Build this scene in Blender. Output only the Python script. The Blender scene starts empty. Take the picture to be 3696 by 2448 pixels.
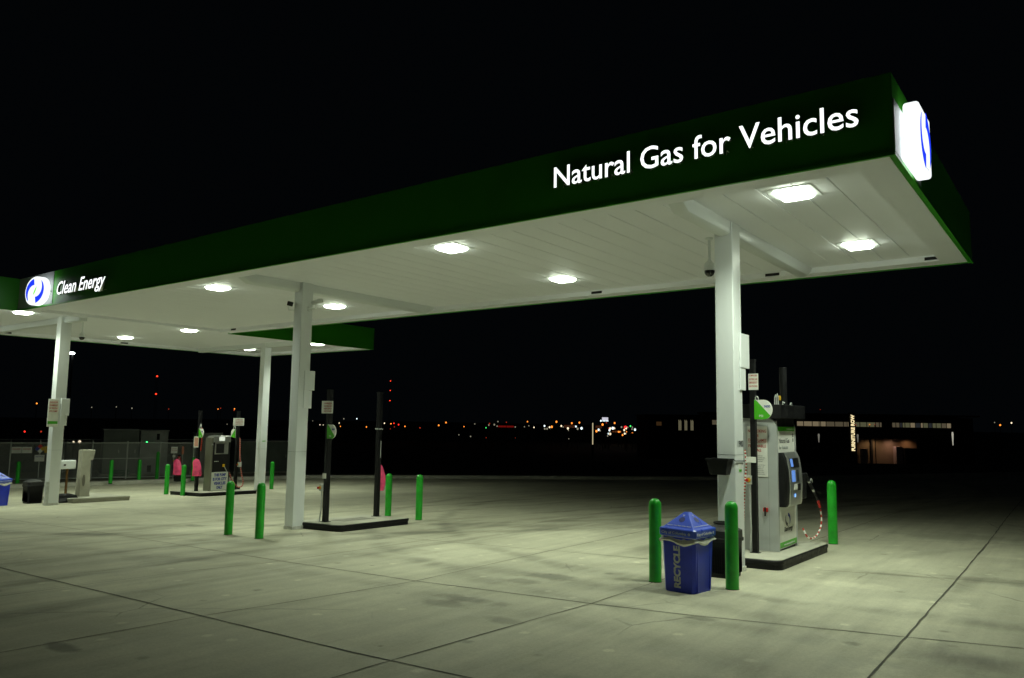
import bpy, bmesh, math, random
from mathutils import Vector, Matrix
random.seed(7)
S = bpy.context.scene

# ---------------------------------------------------------------- camera
YAW, PITCH, ROLL = math.radians(37.06536951), math.radians(6.0193513), math.radians(0.84621348)
CAMZ = 1.7
fwd = Vector((-math.sin(YAW)*math.cos(PITCH), math.cos(YAW)*math.cos(PITCH), math.sin(PITCH)))
r0 = Vector((math.cos(YAW), math.sin(YAW), 0)); u0 = r0.cross(fwd)
rt = r0*math.cos(ROLL)+u0*math.sin(ROLL); up = u0*math.cos(ROLL)-r0*math.sin(ROLL)
cd = bpy.data.cameras.new('camera'); cam = bpy.data.objects.new('camera', cd)
S.collection.objects.link(cam)
M = Matrix((rt, up, -fwd)).transposed().to_4x4(); M.translation = Vector((0, 0, CAMZ))
cam.matrix_world = M
cd.sensor_fit = 'HORIZONTAL'; cd.sensor_width = 36; cd.lens = 26.864
cd.clip_start = 0.05; cd.clip_end = 4000
S.camera = cam

# ---------------------------------------------------------------- night sky
W = bpy.data.worlds.new('World'); S.world = W; W.use_nodes = True
nt = W.node_tree; nt.nodes.clear()
wo = nt.nodes.new('ShaderNodeOutputWorld'); bg = nt.nodes.new('ShaderNodeBackground')
sky = nt.nodes.new('ShaderNodeTexSky'); sky.sky_type = 'NISHITA'; sky.sun_disc = False
sky.sun_elevation = math.radians(-7); sky.sun_rotation = math.radians(200)
mx = nt.nodes.new('ShaderNodeMixRGB'); mx.blend_type = 'ADD'; mx.inputs[0].default_value = 1
mx.inputs[2].default_value = (0.0065, 0.0095, 0.0125, 1)
nt.links.new(sky.outputs[0], mx.inputs[1]); nt.links.new(mx.outputs[0], bg.inputs[0])
bg.inputs[1].default_value = 0.12
nt.links.new(bg.outputs[0], wo.inputs[0])
S.view_settings.view_transform = 'Standard'; S.view_settings.look = 'None'
S.view_settings.exposure = 0; S.view_settings.gamma = 1
S.view_settings.use_curve_mapping = False
S.cycles.sample_clamp_indirect = 4
S.cycles.max_bounces = 8; S.cycles.diffuse_bounces = 5

# ---------------------------------------------------------------- materials
LAMP = (0.88, 1.0, 0.78)          # cool white lamps as the camera's white balance shows them
def mat(name, col, rough=0.6, metal=0.0, var=0.0, scale=8.0, bump=0.0, bscale=60.0, spec=0.5, coat=0.0):
    m = bpy.data.materials.new(name); m.use_nodes = True
    n = m.node_tree; b = n.nodes['Principled BSDF']
    b.inputs['Base Color'].default_value = (*col, 1)
    b.inputs['Roughness'].default_value = rough; b.inputs['Metallic'].default_value = metal
    b.inputs['Specular IOR Level'].default_value = spec
    if coat: b.inputs['Coat Weight'].default_value = coat
    tc = n.nodes.new('ShaderNodeTexCoord')
    if var:
        no = n.nodes.new('ShaderNodeTexNoise'); no.inputs['Scale'].default_value = scale
        no.inputs['Detail'].default_value = 6; n.links.new(tc.outputs['Object'], no.inputs['Vector'])
        rp = n.nodes.new('ShaderNodeMapRange'); rp.inputs[1].default_value = .3; rp.inputs[2].default_value = .7
        rp.inputs[3].default_value = 1-var; rp.inputs[4].default_value = 1+var
        n.links.new(no.outputs['Fac'], rp.inputs[0])
        mm = n.nodes.new('ShaderNodeMixRGB'); mm.blend_type = 'MULTIPLY'; mm.inputs[0].default_value = 1
        mm.inputs[1].default_value = (*col, 1); n.links.new(rp.outputs[0], mm.inputs[2])
        n.links.new(mm.outputs[0], b.inputs['Base Color'])
        r2 = n.nodes.new('ShaderNodeMapRange'); r2.inputs[1].default_value = .3; r2.inputs[2].default_value = .7
        r2.inputs[3].default_value = max(0.02, rough-var*.4); r2.inputs[4].default_value = min(1, rough+var*.4)
        n.links.new(no.outputs['Fac'], r2.inputs[0]); n.links.new(r2.outputs[0], b.inputs['Roughness'])
    if bump:
        nb = n.nodes.new('ShaderNodeTexNoise'); nb.inputs['Scale'].default_value = bscale
        nb.inputs['Detail'].default_value = 4; n.links.new(tc.outputs['Object'], nb.inputs['Vector'])
        bp = n.nodes.new('ShaderNodeBump'); bp.inputs['Strength'].default_value = bump
        bp.inputs['Distance'].default_value = .01
        n.links.new(nb.outputs['Fac'], bp.inputs['Height']); n.links.new(bp.outputs[0], b.inputs['Normal'])
    return m
def emit(name, col, st, base=(0.8, 0.8, 0.8)):
    m = bpy.data.materials.new(name); m.use_nodes = True
    b = m.node_tree.nodes['Principled BSDF']
    b.inputs['Base Color'].default_value = (*base, 1)
    b.inputs['Emission Color'].default_value = (*col, 1)
    b.inputs['Emission Strength'].default_value = st
    return m

m_white = mat('white_painted_metal', (.80, .83, .84), .32, 0, .015, 1.5, spec=.5)
m_soffit = mat('soffit_metal', (.92, .93, .98), .50, 0, .012, .8, spec=.35)
m_green = mat('green_fascia_panel', (.048, .35, .017), .36, 0, .05, 2)
m_bollard = mat('green_bollard_sleeve', (.018, .37, .024), .36, 0, .22, 7, .15, 40)
m_black = mat('black_painted_steel', (.006, .006, .007), .5, 0, .25, 9, .1, 60, spec=.3)
m_blackplastic = mat('black_plastic', (.009, .009, .010), .5, 0, .3, 14, .2, 50, spec=.3)
m_steel = mat('brushed_steel', (.62, .63, .62), .34, .85, .06, 5)
m_silver = mat('silver_powder_coat', (.50, .52, .52), .42, .15, .05, 4)
m_galv = mat('galvanised_steel', (.58, .60, .58), .5, .25, .15, 12)
m_blue = mat('blue_plastic', (.014, .036, .56), .36, 0, .12, 6, .1, 30)
m_bluelid = mat('blue_plastic_lid', (.035, .085, .62), .30, 0, .10, 6)
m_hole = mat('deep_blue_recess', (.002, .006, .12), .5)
m_liner = mat('translucent_bin_liner', (.62, .62, .55), .35, 0, .25, 12, .8, 25)
m_lettergrey = mat('faded_grey_lettering', (.55, .58, .58), .6, 0, .2, 30)
m_letterwhite = mat('white_lettering', (.72, .74, .74), .5)
m_signwhite = mat('white_sign_face', (.84, .84, .79), .4, 0, .05, 10)
m_red = mat('red_print', (.50, .05, .03), .5)
m_darkprint = mat('dark_print', (.03, .035, .04), .5)
m_greyprint = mat('grey_print', (.26, .28, .28), .5)
m_blueprint = mat('blue_print', (.03, .05, .32), .5)
m_greenlabel = mat('bright_green_label', (.07, .46, .015), .4)
m_yellow = mat('yellow_plastic', (.70, .42, .01), .4)
m_redplastic = mat('red_plastic', (.6, .02, .015), .4)
m_pink = mat('pink_fabric', (.95, .085, .24), .55, 0, .22, 9, 1.0, 9)
m_salmon = mat('salmon_print', (.75, .38, .28), .5)
m_rust = mat('rusty_steel', (.13, .06, .01), .8, 0, .4, 20)
m_kerb = mat('kerb_concrete', (.46, .45, .38), .85, 0, .2, 2, .4, 30)
m_padtop = mat('island_concrete', (.45, .44, .36), .8, 0, .14, 2.5, .4, 60)
m_stone = mat('cast_concrete', (.36, .35, .28), .8, 0, .12, 5, .3, 50)
m_cab = mat('grey_cabinet', (.46, .48, .47), .5, 0, .15, 2)
m_cabdark = mat('dark_green_cabinet', (.19, .22, .20), .5, 0, .15, 2)
m_wallfar = mat('tan_wall', (.30, .24, .17), .85, 0, .12, .4)
m_wallblack = mat('dark_cladding', (.02, .02, .02), .8)
m_joint = mat('joint_sealant', (.105, .10, .075), .9, 0, .5, 3)
m_hair = mat('thin_control_joint', (.13, .125, .09), .9, 0, .5, 2)
m_lens = emit('lamp_lens', LAMP, 24)
m_letterlit = emit('lit_white_acrylic', (.95, 1, 1), 1.5)
m_signlit = emit('lit_sign_face', (.93, 1, 1), 1.2)
m_swirl = emit('lit_blue_film', (.015, .05, 1.0), 1.0, (.02, .04, .6))
m_swirlgreen = emit('lit_green_film', (.25, .9, .05), 1.0, (.1, .5, .05))
m_screen = emit('blue_screen', (.16, .36, 1.0), .5, (.1, .2, .5))
m_blueled = emit('blue_led', (.1, .35, 1.0), 1.6)
m_greenled = emit('green_led', (.05, 1.0, .25), 4)
m_warmsign = emit('warm_lit_letters', (1.0, .82, .45), 1.1)
m_towerred = emit('red_beacon', (1.0, .045, .015), 2)
m_orange = emit('sodium_lamp', (1.0, .26, .03), 2)
m_warm = emit('warm_white_lamp', (1.0, .82, .55), 1.5)
m_cool = emit('cool_white_lamp', (.80, .97, 1.0), 1.7)
m_redlamp = emit('red_lamp', (1.0, .03, .02), 1.6)
m_greenlamp = emit('green_lamp', (.05, .9, .15), 1.8)
m_dim = emit('dim_lamp', (.75, .7, .5), .35)
m_dimred = emit('dim_red_lamp', (.8, .06, .02), .5)

# ---------------------------------------------------------------- helpers
GX, GY = 0.0321, -0.0177
def gz(x, y): return GX*x + GY*y            # the forecourt drains gently to the far left

def link(o, parent=None):
    S.collection.objects.link(o)
    if parent is not None: o.parent = parent
    return o
def thing(name, label, cat, loc=(0, 0, 0), rz=0, group=None):
    o = bpy.data.objects.new(name, None); o.empty_display_size = .2
    o.location = loc; o.rotation_euler = (0, 0, rz)
    o['label'] = label; o['category'] = cat
    if group: o['group'] = group
    return link(o)
def tag(o, label, cat, group=None):
    o['label'] = label; o['category'] = cat
    if group: o['group'] = group
    return o
def dup(root, loc, label, rz=None, group=None):
    r = root.copy(); S.collection.objects.link(r); r.location = loc; r['label'] = label
    if rz is not None: r.rotation_euler = (0, 0, rz)
    if group: r['group'] = group
    for ch in root.children:
        c = ch.copy(); S.collection.objects.link(c); c.parent = r
        for g in ch.children:
            d = g.copy(); S.collection.objects.link(d); d.parent = c
    return r

class MB:
    def __init__(s): s.bm = bmesh.new(); s.mats = []; s.mi = 0
    def m(s, mt):
        if mt not in s.mats: s.mats.append(mt)
        s.mi = s.mats.index(mt); return s
    def _new(s, verts, M=None, bevel=0, seg=2):
        fs = set()
        for v in verts:
            for f in v.link_faces: fs.add(f)
        for f in fs: f.material_index = s.mi
        if bevel:
            es = list({e for f in fs for e in f.edges})
            r = bmesh.ops.bevel(s.bm, geom=es, offset=bevel, segments=seg, affect='EDGES', profile=.5)
            for f in r['faces']: f.material_index = s.mi
            vs = {v for f in fs if f.is_valid for v in f.verts} | {v for f in r['faces'] for v in f.verts}
            verts = list(vs)
        if M is not None: bmesh.ops.transform(s.bm, matrix=M, verts=verts)
        return verts
    def box(s, x0, x1, y0, y1, z0, z1, bevel=0, M=None, seg=2):
        c = [(x0, y0, z0), (x1, y0, z0), (x1, y1, z0), (x0, y1, z0), (x0, y0, z1), (x1, y0, z1), (x1, y1, z1), (x0, y1, z1)]
        v = [s.bm.verts.new(p) for p in c]
        for f in ((3, 2, 1, 0), (4, 5, 6, 7), (0, 1, 5, 4), (1, 2, 6, 5), (2, 3, 7, 6), (3, 0, 4, 7)):
            s.bm.faces.new([v[i] for i in f])
        s._new(v, M, bevel, seg); return s
    def prism(s, pts, h0, h1, axis='z', bevel=0, M=None):
        def P(a, b, h):
            return {'z': (a, b, h), 'x': (h, a, b), 'y': (a, h, b)}[axis]
        lo = [s.bm.verts.new(P(a, b, h0)) for a, b in pts]; hi = [s.bm.verts.new(P(a, b, h1)) for a, b in pts]
        n = len(pts); s.bm.faces.new(lo[::-1]); s.bm.faces.new(hi)
        for i in range(n): s.bm.faces.new((lo[i], lo[(i+1) % n], hi[(i+1) % n], hi[i]))
        s._new(lo+hi, M, bevel); return s
    def loft(s, rings, cap=True):
        R = [[s.bm.verts.new(p) for p in r] for r in rings]; n = len(R[0]); al = [v for r in R for v in r]
        for a, b in zip(R, R[1:]):
            for i in range(n): s.bm.faces.new((a[i], a[(i+1) % n], b[(i+1) % n], b[i]))
        if cap: s.bm.faces.new(R[0][::-1]); s.bm.faces.new(R[-1])
        s._new(al); return s
    def lathe(s, prof, c=(0, 0, 0), n=24):
        rings = [[(c[0]+r*math.cos(2*math.pi*i/n), c[1]+r*math.sin(2*math.pi*i/n), c[2]+z) for i in range(n)] for r, z in prof]
        return s.loft(rings)
    def tube(s, pts, r, n=8, closed=False):
        pts = [Vector(p) for p in pts]; rings = []
        N = len(pts); prev = None
        for i, p in enumerate(pts):
            if closed: t = pts[(i+1) % N]-pts[i-1]
            else: t = (pts[min(i+1, N-1)]-pts[max(i-1, 0)])
            t.normalize()
            a = Vector((0, 0, 1)) if abs(t.z) < .95 else Vector((1, 0, 0))
            if prev is not None:
                a = prev
            u = (a - t*a.dot(t)).normalized(); w = t.cross(u); prev = u
            rings.append([p+u*r*math.cos(2*math.pi*k/n)+w*r*math.sin(2*math.pi*k/n) for k in range(n)])
        if closed: rings.append(rings[0]); return s.loft(rings, False)
        return s.loft(rings)
    def addmesh(s, me, M=None):
        a = len(s.bm.verts); fa = len(s.bm.faces)
        s.bm.from_mesh(me); s.bm.verts.ensure_lookup_table(); s.bm.faces.ensure_lookup_table()
        vs = [s.bm.verts[i] for i in range(a, len(s.bm.verts))]
        for i in range(fa, len(s.bm.faces)): s.bm.faces[i].material_index = s.mi
        if M is not None: bmesh.ops.transform(s.bm, matrix=M, verts=vs)
        return s
    def build(s, name, parent=None, smooth=False, loc=None, label=None):
        me = bpy.data.meshes.new(name)
        bmesh.ops.recalc_face_normals(s.bm, faces=s.bm.faces[:])
        s.bm.to_mesh(me); s.bm.free()
        for mt in s.mats: me.materials.append(mt)
        if smooth:
            for p in me.polygons: p.use_smooth = True
            try: me.set_sharp_from_angle(angle=math.radians(smooth if smooth is not True else 40))
            except Exception: pass
        o = bpy.data.objects.new(name, me); link(o, parent)
        if loc: o.location = loc
        if label: o['label'] = label
        return o
def new(mt): return MB().m(mt)

def text_mesh(txt, h=1.0, depth=0.0, bold=0.0, shear=0.0, sx=1.0, align='LEFT'):
    c = bpy.data.curves.new('txt', 'FONT'); c.body = txt; c.size = 1.0; c.extrude = depth/2
    c.offset = bold; c.shear = shear; c.align_x = align; c.resolution_u = 3
    o = bpy.data.objects.new('txt', c); S.collection.objects.link(o)
    bpy.context.view_layer.update()
    me = bpy.data.meshes.new_from_object(o.evaluated_get(bpy.context.evaluated_depsgraph_get()))
    bpy.data.objects.remove(o); bpy.data.curves.remove(c)
    k = h/0.729                        # cap height of the built-in face
    me.transform(Matrix.Diagonal((k*sx, k, 1, 1)))
    return me
def text_w(me): return max((v.co.x for v in me.vertices), default=0)
# frames: text lies in local xy; these put it on walls
def on_negY(x, y, z): return Matrix(((1, 0, 0, x), (0, 0, -1, y), (0, 1, 0, z), (0, 0, 0, 1)))      # faces -Y, reads along +X
def on_posX(x, y, z): return Matrix(((0, 0, 1, x), (1, 0, 0, y), (0, 1, 0, z), (0, 0, 0, 1)))       # faces +X, reads along +Y
def fit_text(b, txt, w, h, frame, bold=0.0, depth=.002, shear=0):
    me = text_mesh(txt, h, depth, bold, shear); W_ = max(v.co.x for v in me.vertices) - min(v.co.x for v in me.vertices)
    x0 = min(v.co.x for v in me.vertices)
    k = w/W_ if w else 1
    me.transform(Matrix.Diagonal((k, 1, 1, 1)) @ Matrix.Translation((-x0, 0, 0)))
    b.addmesh(me, frame); bpy.data.meshes.remove(me)

# ---------------------------------------------------------------- terrain, forecourt
def smooth(t): t = max(0, min(1, t)); return t*t*(3-2*t)
def terrain_z(x, y):
    d = math.hypot(x+10, y-12); t = smooth((d-60)/160)
    return (1-t)*(gz(x, y)-.03) + t*(-7.5)
def grid_axis():
    a = [-1500, -1000, -700, -500, -380, -300, -240, -200, -170, -145, -120, -100, -85, -70]
    a += list(range(-60, 61, 5)); return a + [-v for v in a[:14]][::-1]
def make_ground():
    bm = bmesh.new(); A = grid_axis(); V = {}
    for i, x in enumerate(A):
        for j, y in enumerate(A): V[i, j] = bm.verts.new((x-10, y+12, terrain_z(x-10, y+12)))
    for i in range(len(A)-1):
        for j in range(len(A)-1): bm.faces.new((V[i, j], V[i+1, j], V[i+1, j+1], V[i, j+1]))
    b = MB(); b.bm.free(); b.bm = bm; b.m(mat('dark_winter_grass', (.030, .030, .016), .95, 0, .5, .6, 1.0, 6))
    o = b.build('grass_field', smooth=True); o['kind'] = 'structure'; return o
make_ground()

def concrete_mat():
    m = bpy.data.materials.new('forecourt_concrete'); m.use_nodes = True; n = m.node_tree; L = n.links.new
    b = n.nodes['Principled BSDF']; tc = n.nodes.new('ShaderNodeTexCoord')
    def noise(scale, detail, rough, stretch=(1, 1, 1), rot=0, dist=0):
        mp = n.nodes.new('ShaderNodeMapping'); mp.inputs['Scale'].default_value = stretch; mp.inputs['Rotation'].default_value = (0, 0, rot)
        L(tc.outputs['Object'], mp.inputs[0])
        t = n.nodes.new('ShaderNodeTexNoise'); t.inputs['Scale'].default_value = scale; t.inputs['Detail'].default_value = detail
        t.inputs['Roughness'].default_value = rough; t.inputs['Distortion'].default_value = dist
        L(mp.outputs[0], t.inputs['Vector']); return t.outputs['Fac']
    def rng(src, a, b_, c, d):
        r = n.nodes.new('ShaderNodeMapRange'); r.inputs[1].default_value = a; r.inputs[2].default_value = b_
        r.inputs[3].default_value = c; r.inputs[4].default_value = d; L(src, r.inputs[0]); return r.outputs[0]
    def mul(a, b_):
        x = n.nodes.new('ShaderNodeMath'); x.operation = 'MULTIPLY'; L(a, x.inputs[0]); L(b_, x.inputs[1]); return x.outputs[0]
    big = rng(noise(.32, 4, .55), .3, .7, .82, 1.12)
    mid = rng(noise(1.5, 6, .6, dist=.4), .3, .7, .90, 1.09)
    fine = rng(noise(38, 5, .7), .3, .7, .90, 1.10)
    broom = rng(noise(5.5, 3, .6, (1, .055, 1), math.radians(-4)), .35, .7, 1.06, .90)
    tyres = rng(noise(1.0, 4, .55, (1, .07, 1), math.radians(9), .25), .52, .74, 1.0, .84)
    tyres2 = rng(noise(.8, 4, .6, (1, .09, 1), math.radians(-24), .5), .58, .76, 1.0, .88)
    stain = rng(noise(.9, 5, .7, dist=1.2), .68, .80, 1.0, .72)
    pale = rng(noise(1.3, 8, .75), .66, .80, 1.0, 1.18)
    v = big
    for q in (mid, fine, broom, tyres, tyres2, stain, pale): v = mul(v, q)
    def math_(op, a, b_=None):
        x = n.nodes.new('ShaderNodeMath'); x.operation = op
        for i, q in enumerate((a, b_)):
            if q is None: continue
            if isinstance(q, (int, float)): x.inputs[i].default_value = q
            else: L(q, x.inputs[i])
        return x.outputs[0]
    wob = noise(.9, 3, .5); edge = noise(2.6, 6, .7); streak = noise(2.2, 5, .7, (1, .18, 1))
    def dist(cx, cy, sx, sy):
        mp = n.nodes.new('ShaderNodeMapping'); mp.inputs['Scale'].default_value = (1/sx, 1/sy, 0); mp.inputs['Location'].default_value = (-cx/sx, -cy/sy, 0)
        L(tc.outputs['Object'], mp.inputs[0]); ln = n.nodes.new('ShaderNodeVectorMath'); ln.operation = 'LENGTH'; L(mp.outputs[0], ln.inputs[0]); return ln.outputs['Value']
    # tyre rubber laid down along wide arcs
    for cx, cy, R_, w, a in ((34, 8, 49.9, .16, .62), (34, 8, 48.2, .14, .70), (30, 6, 42.6, .18, .60), (30, 6, 40.9, .15, .68), (22, 9, 31.3, .20, .66), (22, 9, 33.0, .16, .72), (-30, 30, 27.0, .22, .62), (-30, 30, 25.3, .20, .70),
                             (-2, 22, 13.2, .15, .66), (-2, 22, 14.8, .15, .72), (8, 10, 9.4, .10, .80), (8, 10, 10.9, .10, .84), (-16, 22, 10.5, .3, .72), (30, 8, 45.4, .35, .78), (-8, -14, 22.5, .2, .74), (-8, -14, 20.8, .2, .80)):
        d = math_('ABSOLUTE', math_('SUBTRACT', math_('ADD', dist(cx, cy, 1, 1), math_('MULTIPLY', wob, .5)), R_+.25))
        m_ = rng(d, w*.35, w*1.7, 1, 0); m_ = mul(m_, rng(streak, .34, .60, 0, 1))
        v = mul(v, rng(m_, 0, 1, 1, a))
    # oil drips, damp and worn patches with shapes of their own
    for cx, cy, sx, sy, a in ((-5.76, 8.52, .34, .16, .60), (-5.81, 8.03, .24, .14, .68), (-5.67, 6.74, .38, .13, .62), (-5.74, 6.42, .25, .12, .66), (-5.47, 14.3, .5, .4, .8), (-1.02, 11.6, .5, .22, .66), (-2.1, 11.4, .35, .10, .7),
                              (-2.49, 10.23, .42, .20, 1.22), (-4.64, 8.34, .25, .2, .8), (-15.5, 9.3, .25, .12, .6), (-7.12, 3.1, .22, .06, .5), (-1.55, 9.4, .5, .3, 1.12), (-2.2, 16.8, .9, .7, .78), (-4.4, 8.6, .3, .18, .72), (-1.35, 5.5, .22, 1.4, 1.16), (-1.4, 8.6, .25, 1.6, 1.14),
                              (-4.67, 6.16, .18, .10, .7), (-3.2, 7.4, .14, .06, .6), (-8.9, 9.2, .5, .25, .82), (-11.3, 6.2, .5, .3, .80), (-3.0, 4.9, .3, .12, .82), (-.4, 7.2, .5, .35, .84), (-17.5, 12.6, .8, .5, .78), (-9.5, 13.4, .6, .35, .84)):
        d = math_('ADD', dist(cx, cy, sx*1.5, sy*1.5), math_('MULTIPLY', math_('SUBTRACT', edge, .5), 2.2))
        v = mul(v, rng(d, .45, 1.0, a, 1))
    # small oil spots, hairline crazing
    vo = n.nodes.new('ShaderNodeTexVoronoi'); vo.inputs['Scale'].default_value = 1.15; L(tc.outputs['Object'], vo.inputs['Vector'])
    rad = n.nodes.new('ShaderNodeSeparateColor'); L(vo.outputs['Color'], rad.inputs[0])
    sp = math_('DIVIDE', vo.outputs['Distance'], math_('ADD', math_('MULTIPLY', rad.outputs[0], .085), .012))
    v = mul(v, rng(math_('ADD', sp, math_('MULTIPLY', noise(30, 3, .6), .8)), .9, 1.5, .62, 1))
    vp = n.nodes.new('ShaderNodeTexVoronoi'); vp.inputs['Scale'].default_value = .8; vp.voronoi_dimensions = '2D'; L(tc.outputs['Object'], vp.inputs['Vector'])
    v = mul(v, rng(math_('ADD', vp.outputs['Distance'], math_('MULTIPLY', noise(22, 3, .6), .05)), .05, .075, 1.28, 1))
    ve = n.nodes.new('ShaderNodeTexVoronoi'); ve.feature = 'DISTANCE_TO_EDGE'; ve.inputs['Scale'].default_value = .55
    wv = n.nodes.new('ShaderNodeMixRGB'); wv.inputs[0].default_value = .12; L(tc.outputs['Object'], wv.inputs[1]); nn_ = n.nodes.new('ShaderNodeTexNoise'); nn_.inputs['Scale'].default_value = 2.5; nn_.inputs['Detail'].default_value = 6; L(tc.outputs['Object'], nn_.inputs['Vector']); L(nn_.outputs['Color'], wv.inputs[2]); L(wv.outputs[0], ve.inputs['Vector'])
    crk = mul(rng(ve.outputs['Distance'], .0, .008, 1, 0), rng(noise(.35, 2, .5), .56, .62, 0, 1))
    v = mul(v, rng(crk, 0, 1, 1, .55))
    grit = rng(noise(140, 3, .8), .3, .7, .88, 1.12); v = mul(v, grit)
    # slab-to-slab tone
    mp = n.nodes.new('ShaderNodeMapping'); mp.inputs['Scale'].default_value = (1/2.9, 1/3.15, 0); mp.inputs['Location'].default_value = (.48, -.43, 0)
    L(tc.outputs['Object'], mp.inputs[0]); fl = n.nodes.new('ShaderNodeVectorMath'); fl.operation = 'FLOOR'; L(mp.outputs[0], fl.inputs[0])
    wn = n.nodes.new('ShaderNodeTexWhiteNoise'); L(fl.outputs[0], wn.inputs['Vector'])
    v = mul(v, rng(wn.outputs['Value'], 0, 1, .95, 1.05))
    cr = n.nodes.new('ShaderNodeMixRGB'); cr.blend_type = 'MULTIPLY'; cr.inputs[0].default_value = 1
    cr.inputs[1].default_value = (.485, .468, .350, 1); L(v, cr.inputs[2]); L(cr.outputs[0], b.inputs['Base Color'])
    L(rng(noise(3, 5, .6), .3, .7, .62, .85), b.inputs['Roughness'])
    bp = n.nodes.new('ShaderNodeBump'); bp.inputs['Strength'].default_value = .35; bp.inputs['Distance'].default_value = .006
    L(noise(55, 6, .7), bp.inputs['Height']); L(bp.outputs[0], b.inputs['Normal'])
    return m
KERB = [(-35.0, -8), (-34.8, 6), (-34.4, 14), (-34.2, 18.2), (-34.0, 21.5), (-33.0, 26.0), (-26.1, 30.4), (-16.5, 35.7), (-11.1, 40.5), (-6.5, 48.0), (-1, 57), (6, 68)]
LOT = KERB + [(22, 68), (22, -8)]
b = new(concrete_mat())
vs = [b.bm.verts.new((x, y, gz(x, y))) for x, y in LOT]; b.bm.faces.new(vs)
lot = b.build('concrete_forecourt'); lot['kind'] = 'structure'

def strip(b, pts, w, lift, jag=0):
    P = []
    for (x0, y0), (x1, y1) in zip(pts, pts[1:]):
        L_ = math.hypot(x1-x0, y1-y0); n = max(1, int(L_/.25))
        for i in range(n): t = i/n; P.append((x0+(x1-x0)*t, y0+(y1-y0)*t))
    P.append(pts[-1]); A = []; B = []
    for i, p in enumerate(P):
        q0 = P[max(i-1, 0)]; q1 = P[min(i+1, len(P)-1)]; dx, dy = q1[0]-q0[0], q1[1]-q0[1]; l = math.hypot(dx, dy)
        nx, ny = -dy/l, dx/l; o = random.uniform(-jag, jag); ww = w*random.uniform(.7, 1.3)/2
        a = (p[0]+nx*(o+ww), p[1]+ny*(o+ww)); c = (p[0]+nx*(o-ww), p[1]+ny*(o-ww))
        A.append(b.bm.verts.new((*a, gz(*a)+lift))); B.append(b.bm.verts.new((*c, gz(*c)+lift)))
    for i in range(len(A)-1):
        f = b.bm.faces.new((A[i], A[i+1], B[i+1], B[i])); f.material_index = b.mi
JY = [[(-34, 4.45), (-12.1, 4.488), (-9, 4.49), (-5, 4.47), (-3.7, 4.52), (0, 4.62), (20, 5.2)],
      [(-34, 7.4), (-20.6, 7.417), (-15.7, 7.45), (-9.8, 7.24), (-6.9, 7.22), (-4.4, 7.36), (-3.4, 7.45), (-1.4, 7.785), (-.55, 7.95), (20, 9.6)]]
JX = [[(-1.35, -4), (-1.40, 6.28), (-1.42, 7.8), (-1.47, 11.5), (-1.55, 15.95), (-1.74, 23.4), (-2.2, 48)]]
HY = [[(-34, 10.2), (-12.2, 10.3), (-9.7, 10.4), (-7.1, 10.6), (-5.1, 10.72)], [(-3.1, 11.17), (-2.1, 11.36), (-1.46, 11.47), (.2, 11.75), (20, 13)],
      [(-33, 15.0), (-3.8, 15.07), (-1.55, 15.95)], [(-1.55, 15.95), (20, 17.4)], [(-33, 19.5), (-1.6, 19.6)], [(-28, 25), (-1.7, 25)], [(-18, 31), (-1.8, 31)], [(-35, 1.4), (20, 1.6)]]
HX = [[(-4.56, -2), (-4.56, 4.25), (-4.48, 6.3), (-4.42, 7.37), (-4.46, 8.7), (-4.5, 10.2)], [(-7.4, 0), (-7.24, 4.43), (-7.02, 6.17), (-6.92, 7.22), (-7.14, 10.6), (-7.29, 14.5), (-7.5, 36)],
      [(-10.1, 0), (-9.97, 5.7), (-9.68, 7.24), (-9.69, 9), (-9.75, 10.4), (-9.72, 12.8), (-9.95, 14.8), (-10.04, 17.6), (-10.4, 38)],
      [(-4.1, 13.4), (-4.0, 40)], [(-12.9, 0), (-12.9, 9.9)], [(-12.9, 12.4), (-13, 36)], [(-16, 0), (-16.2, 34)], [(-19.2, 0), (-19.4, 32)], [(-22.4, 0), (-22.6, 31)], [(1.8, -4), (1.6, 50)], [(-28, 0), (-28, 27)]]
b = new(m_joint)
for p in JY: strip(b, p, .017, .004, .004)
for p in JX: strip(b, p, .017, .0062, .006)
j = b.build('expansion_joint', lot)
b = new(m_hair)
for p in HY: strip(b, p, .015, .0035, .003)
for p in HX: strip(b, p, .015, .0048, .003)
b.build('control_joint', lot)

# kerb and gravel
def kerb(pts, name):
    b = new(m_kerb); rings = []
    for i, p in enumerate(pts):
        q0 = pts[max(i-1, 0)]; q1 = pts[min(i+1, len(pts)-1)]; d = Vector((q1[0]-q0[0], q1[1]-q0[1])).normalized(); nn = Vector((-d.y, d.x))
        z = gz(*p); R = []
        for o, h in ((0, -.1), (.03, .14), (.06, .155), (.40, .155), (.42, -.1)):
            R.append((p[0]+nn.x*o, p[1]+nn.y*o, z+h))
        rings.append(R)
    b.loft(rings); return b.build(name)
k = kerb([p for p in KERB], 'kerb'); k['kind'] = 'structure'
b = new(mat('gravel_bed', (.24, .23, .18), .95, 0, .45, 14, 1.5, 22))
GR = [(-35.4, -8), (-35.2, 6), (-34.85, 14), (-34.65, 18.2), (-34.45, 21.7), (-33.4, 26.4), (-36.5, 28.5), (-52, 28), (-52, -8)]
b.bm.faces.new([b.bm.verts.new((x, y, gz(x, y)+.10)) for x, y in GR]); g = b.build('gravel'); g['kind'] = 'structure'

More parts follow.
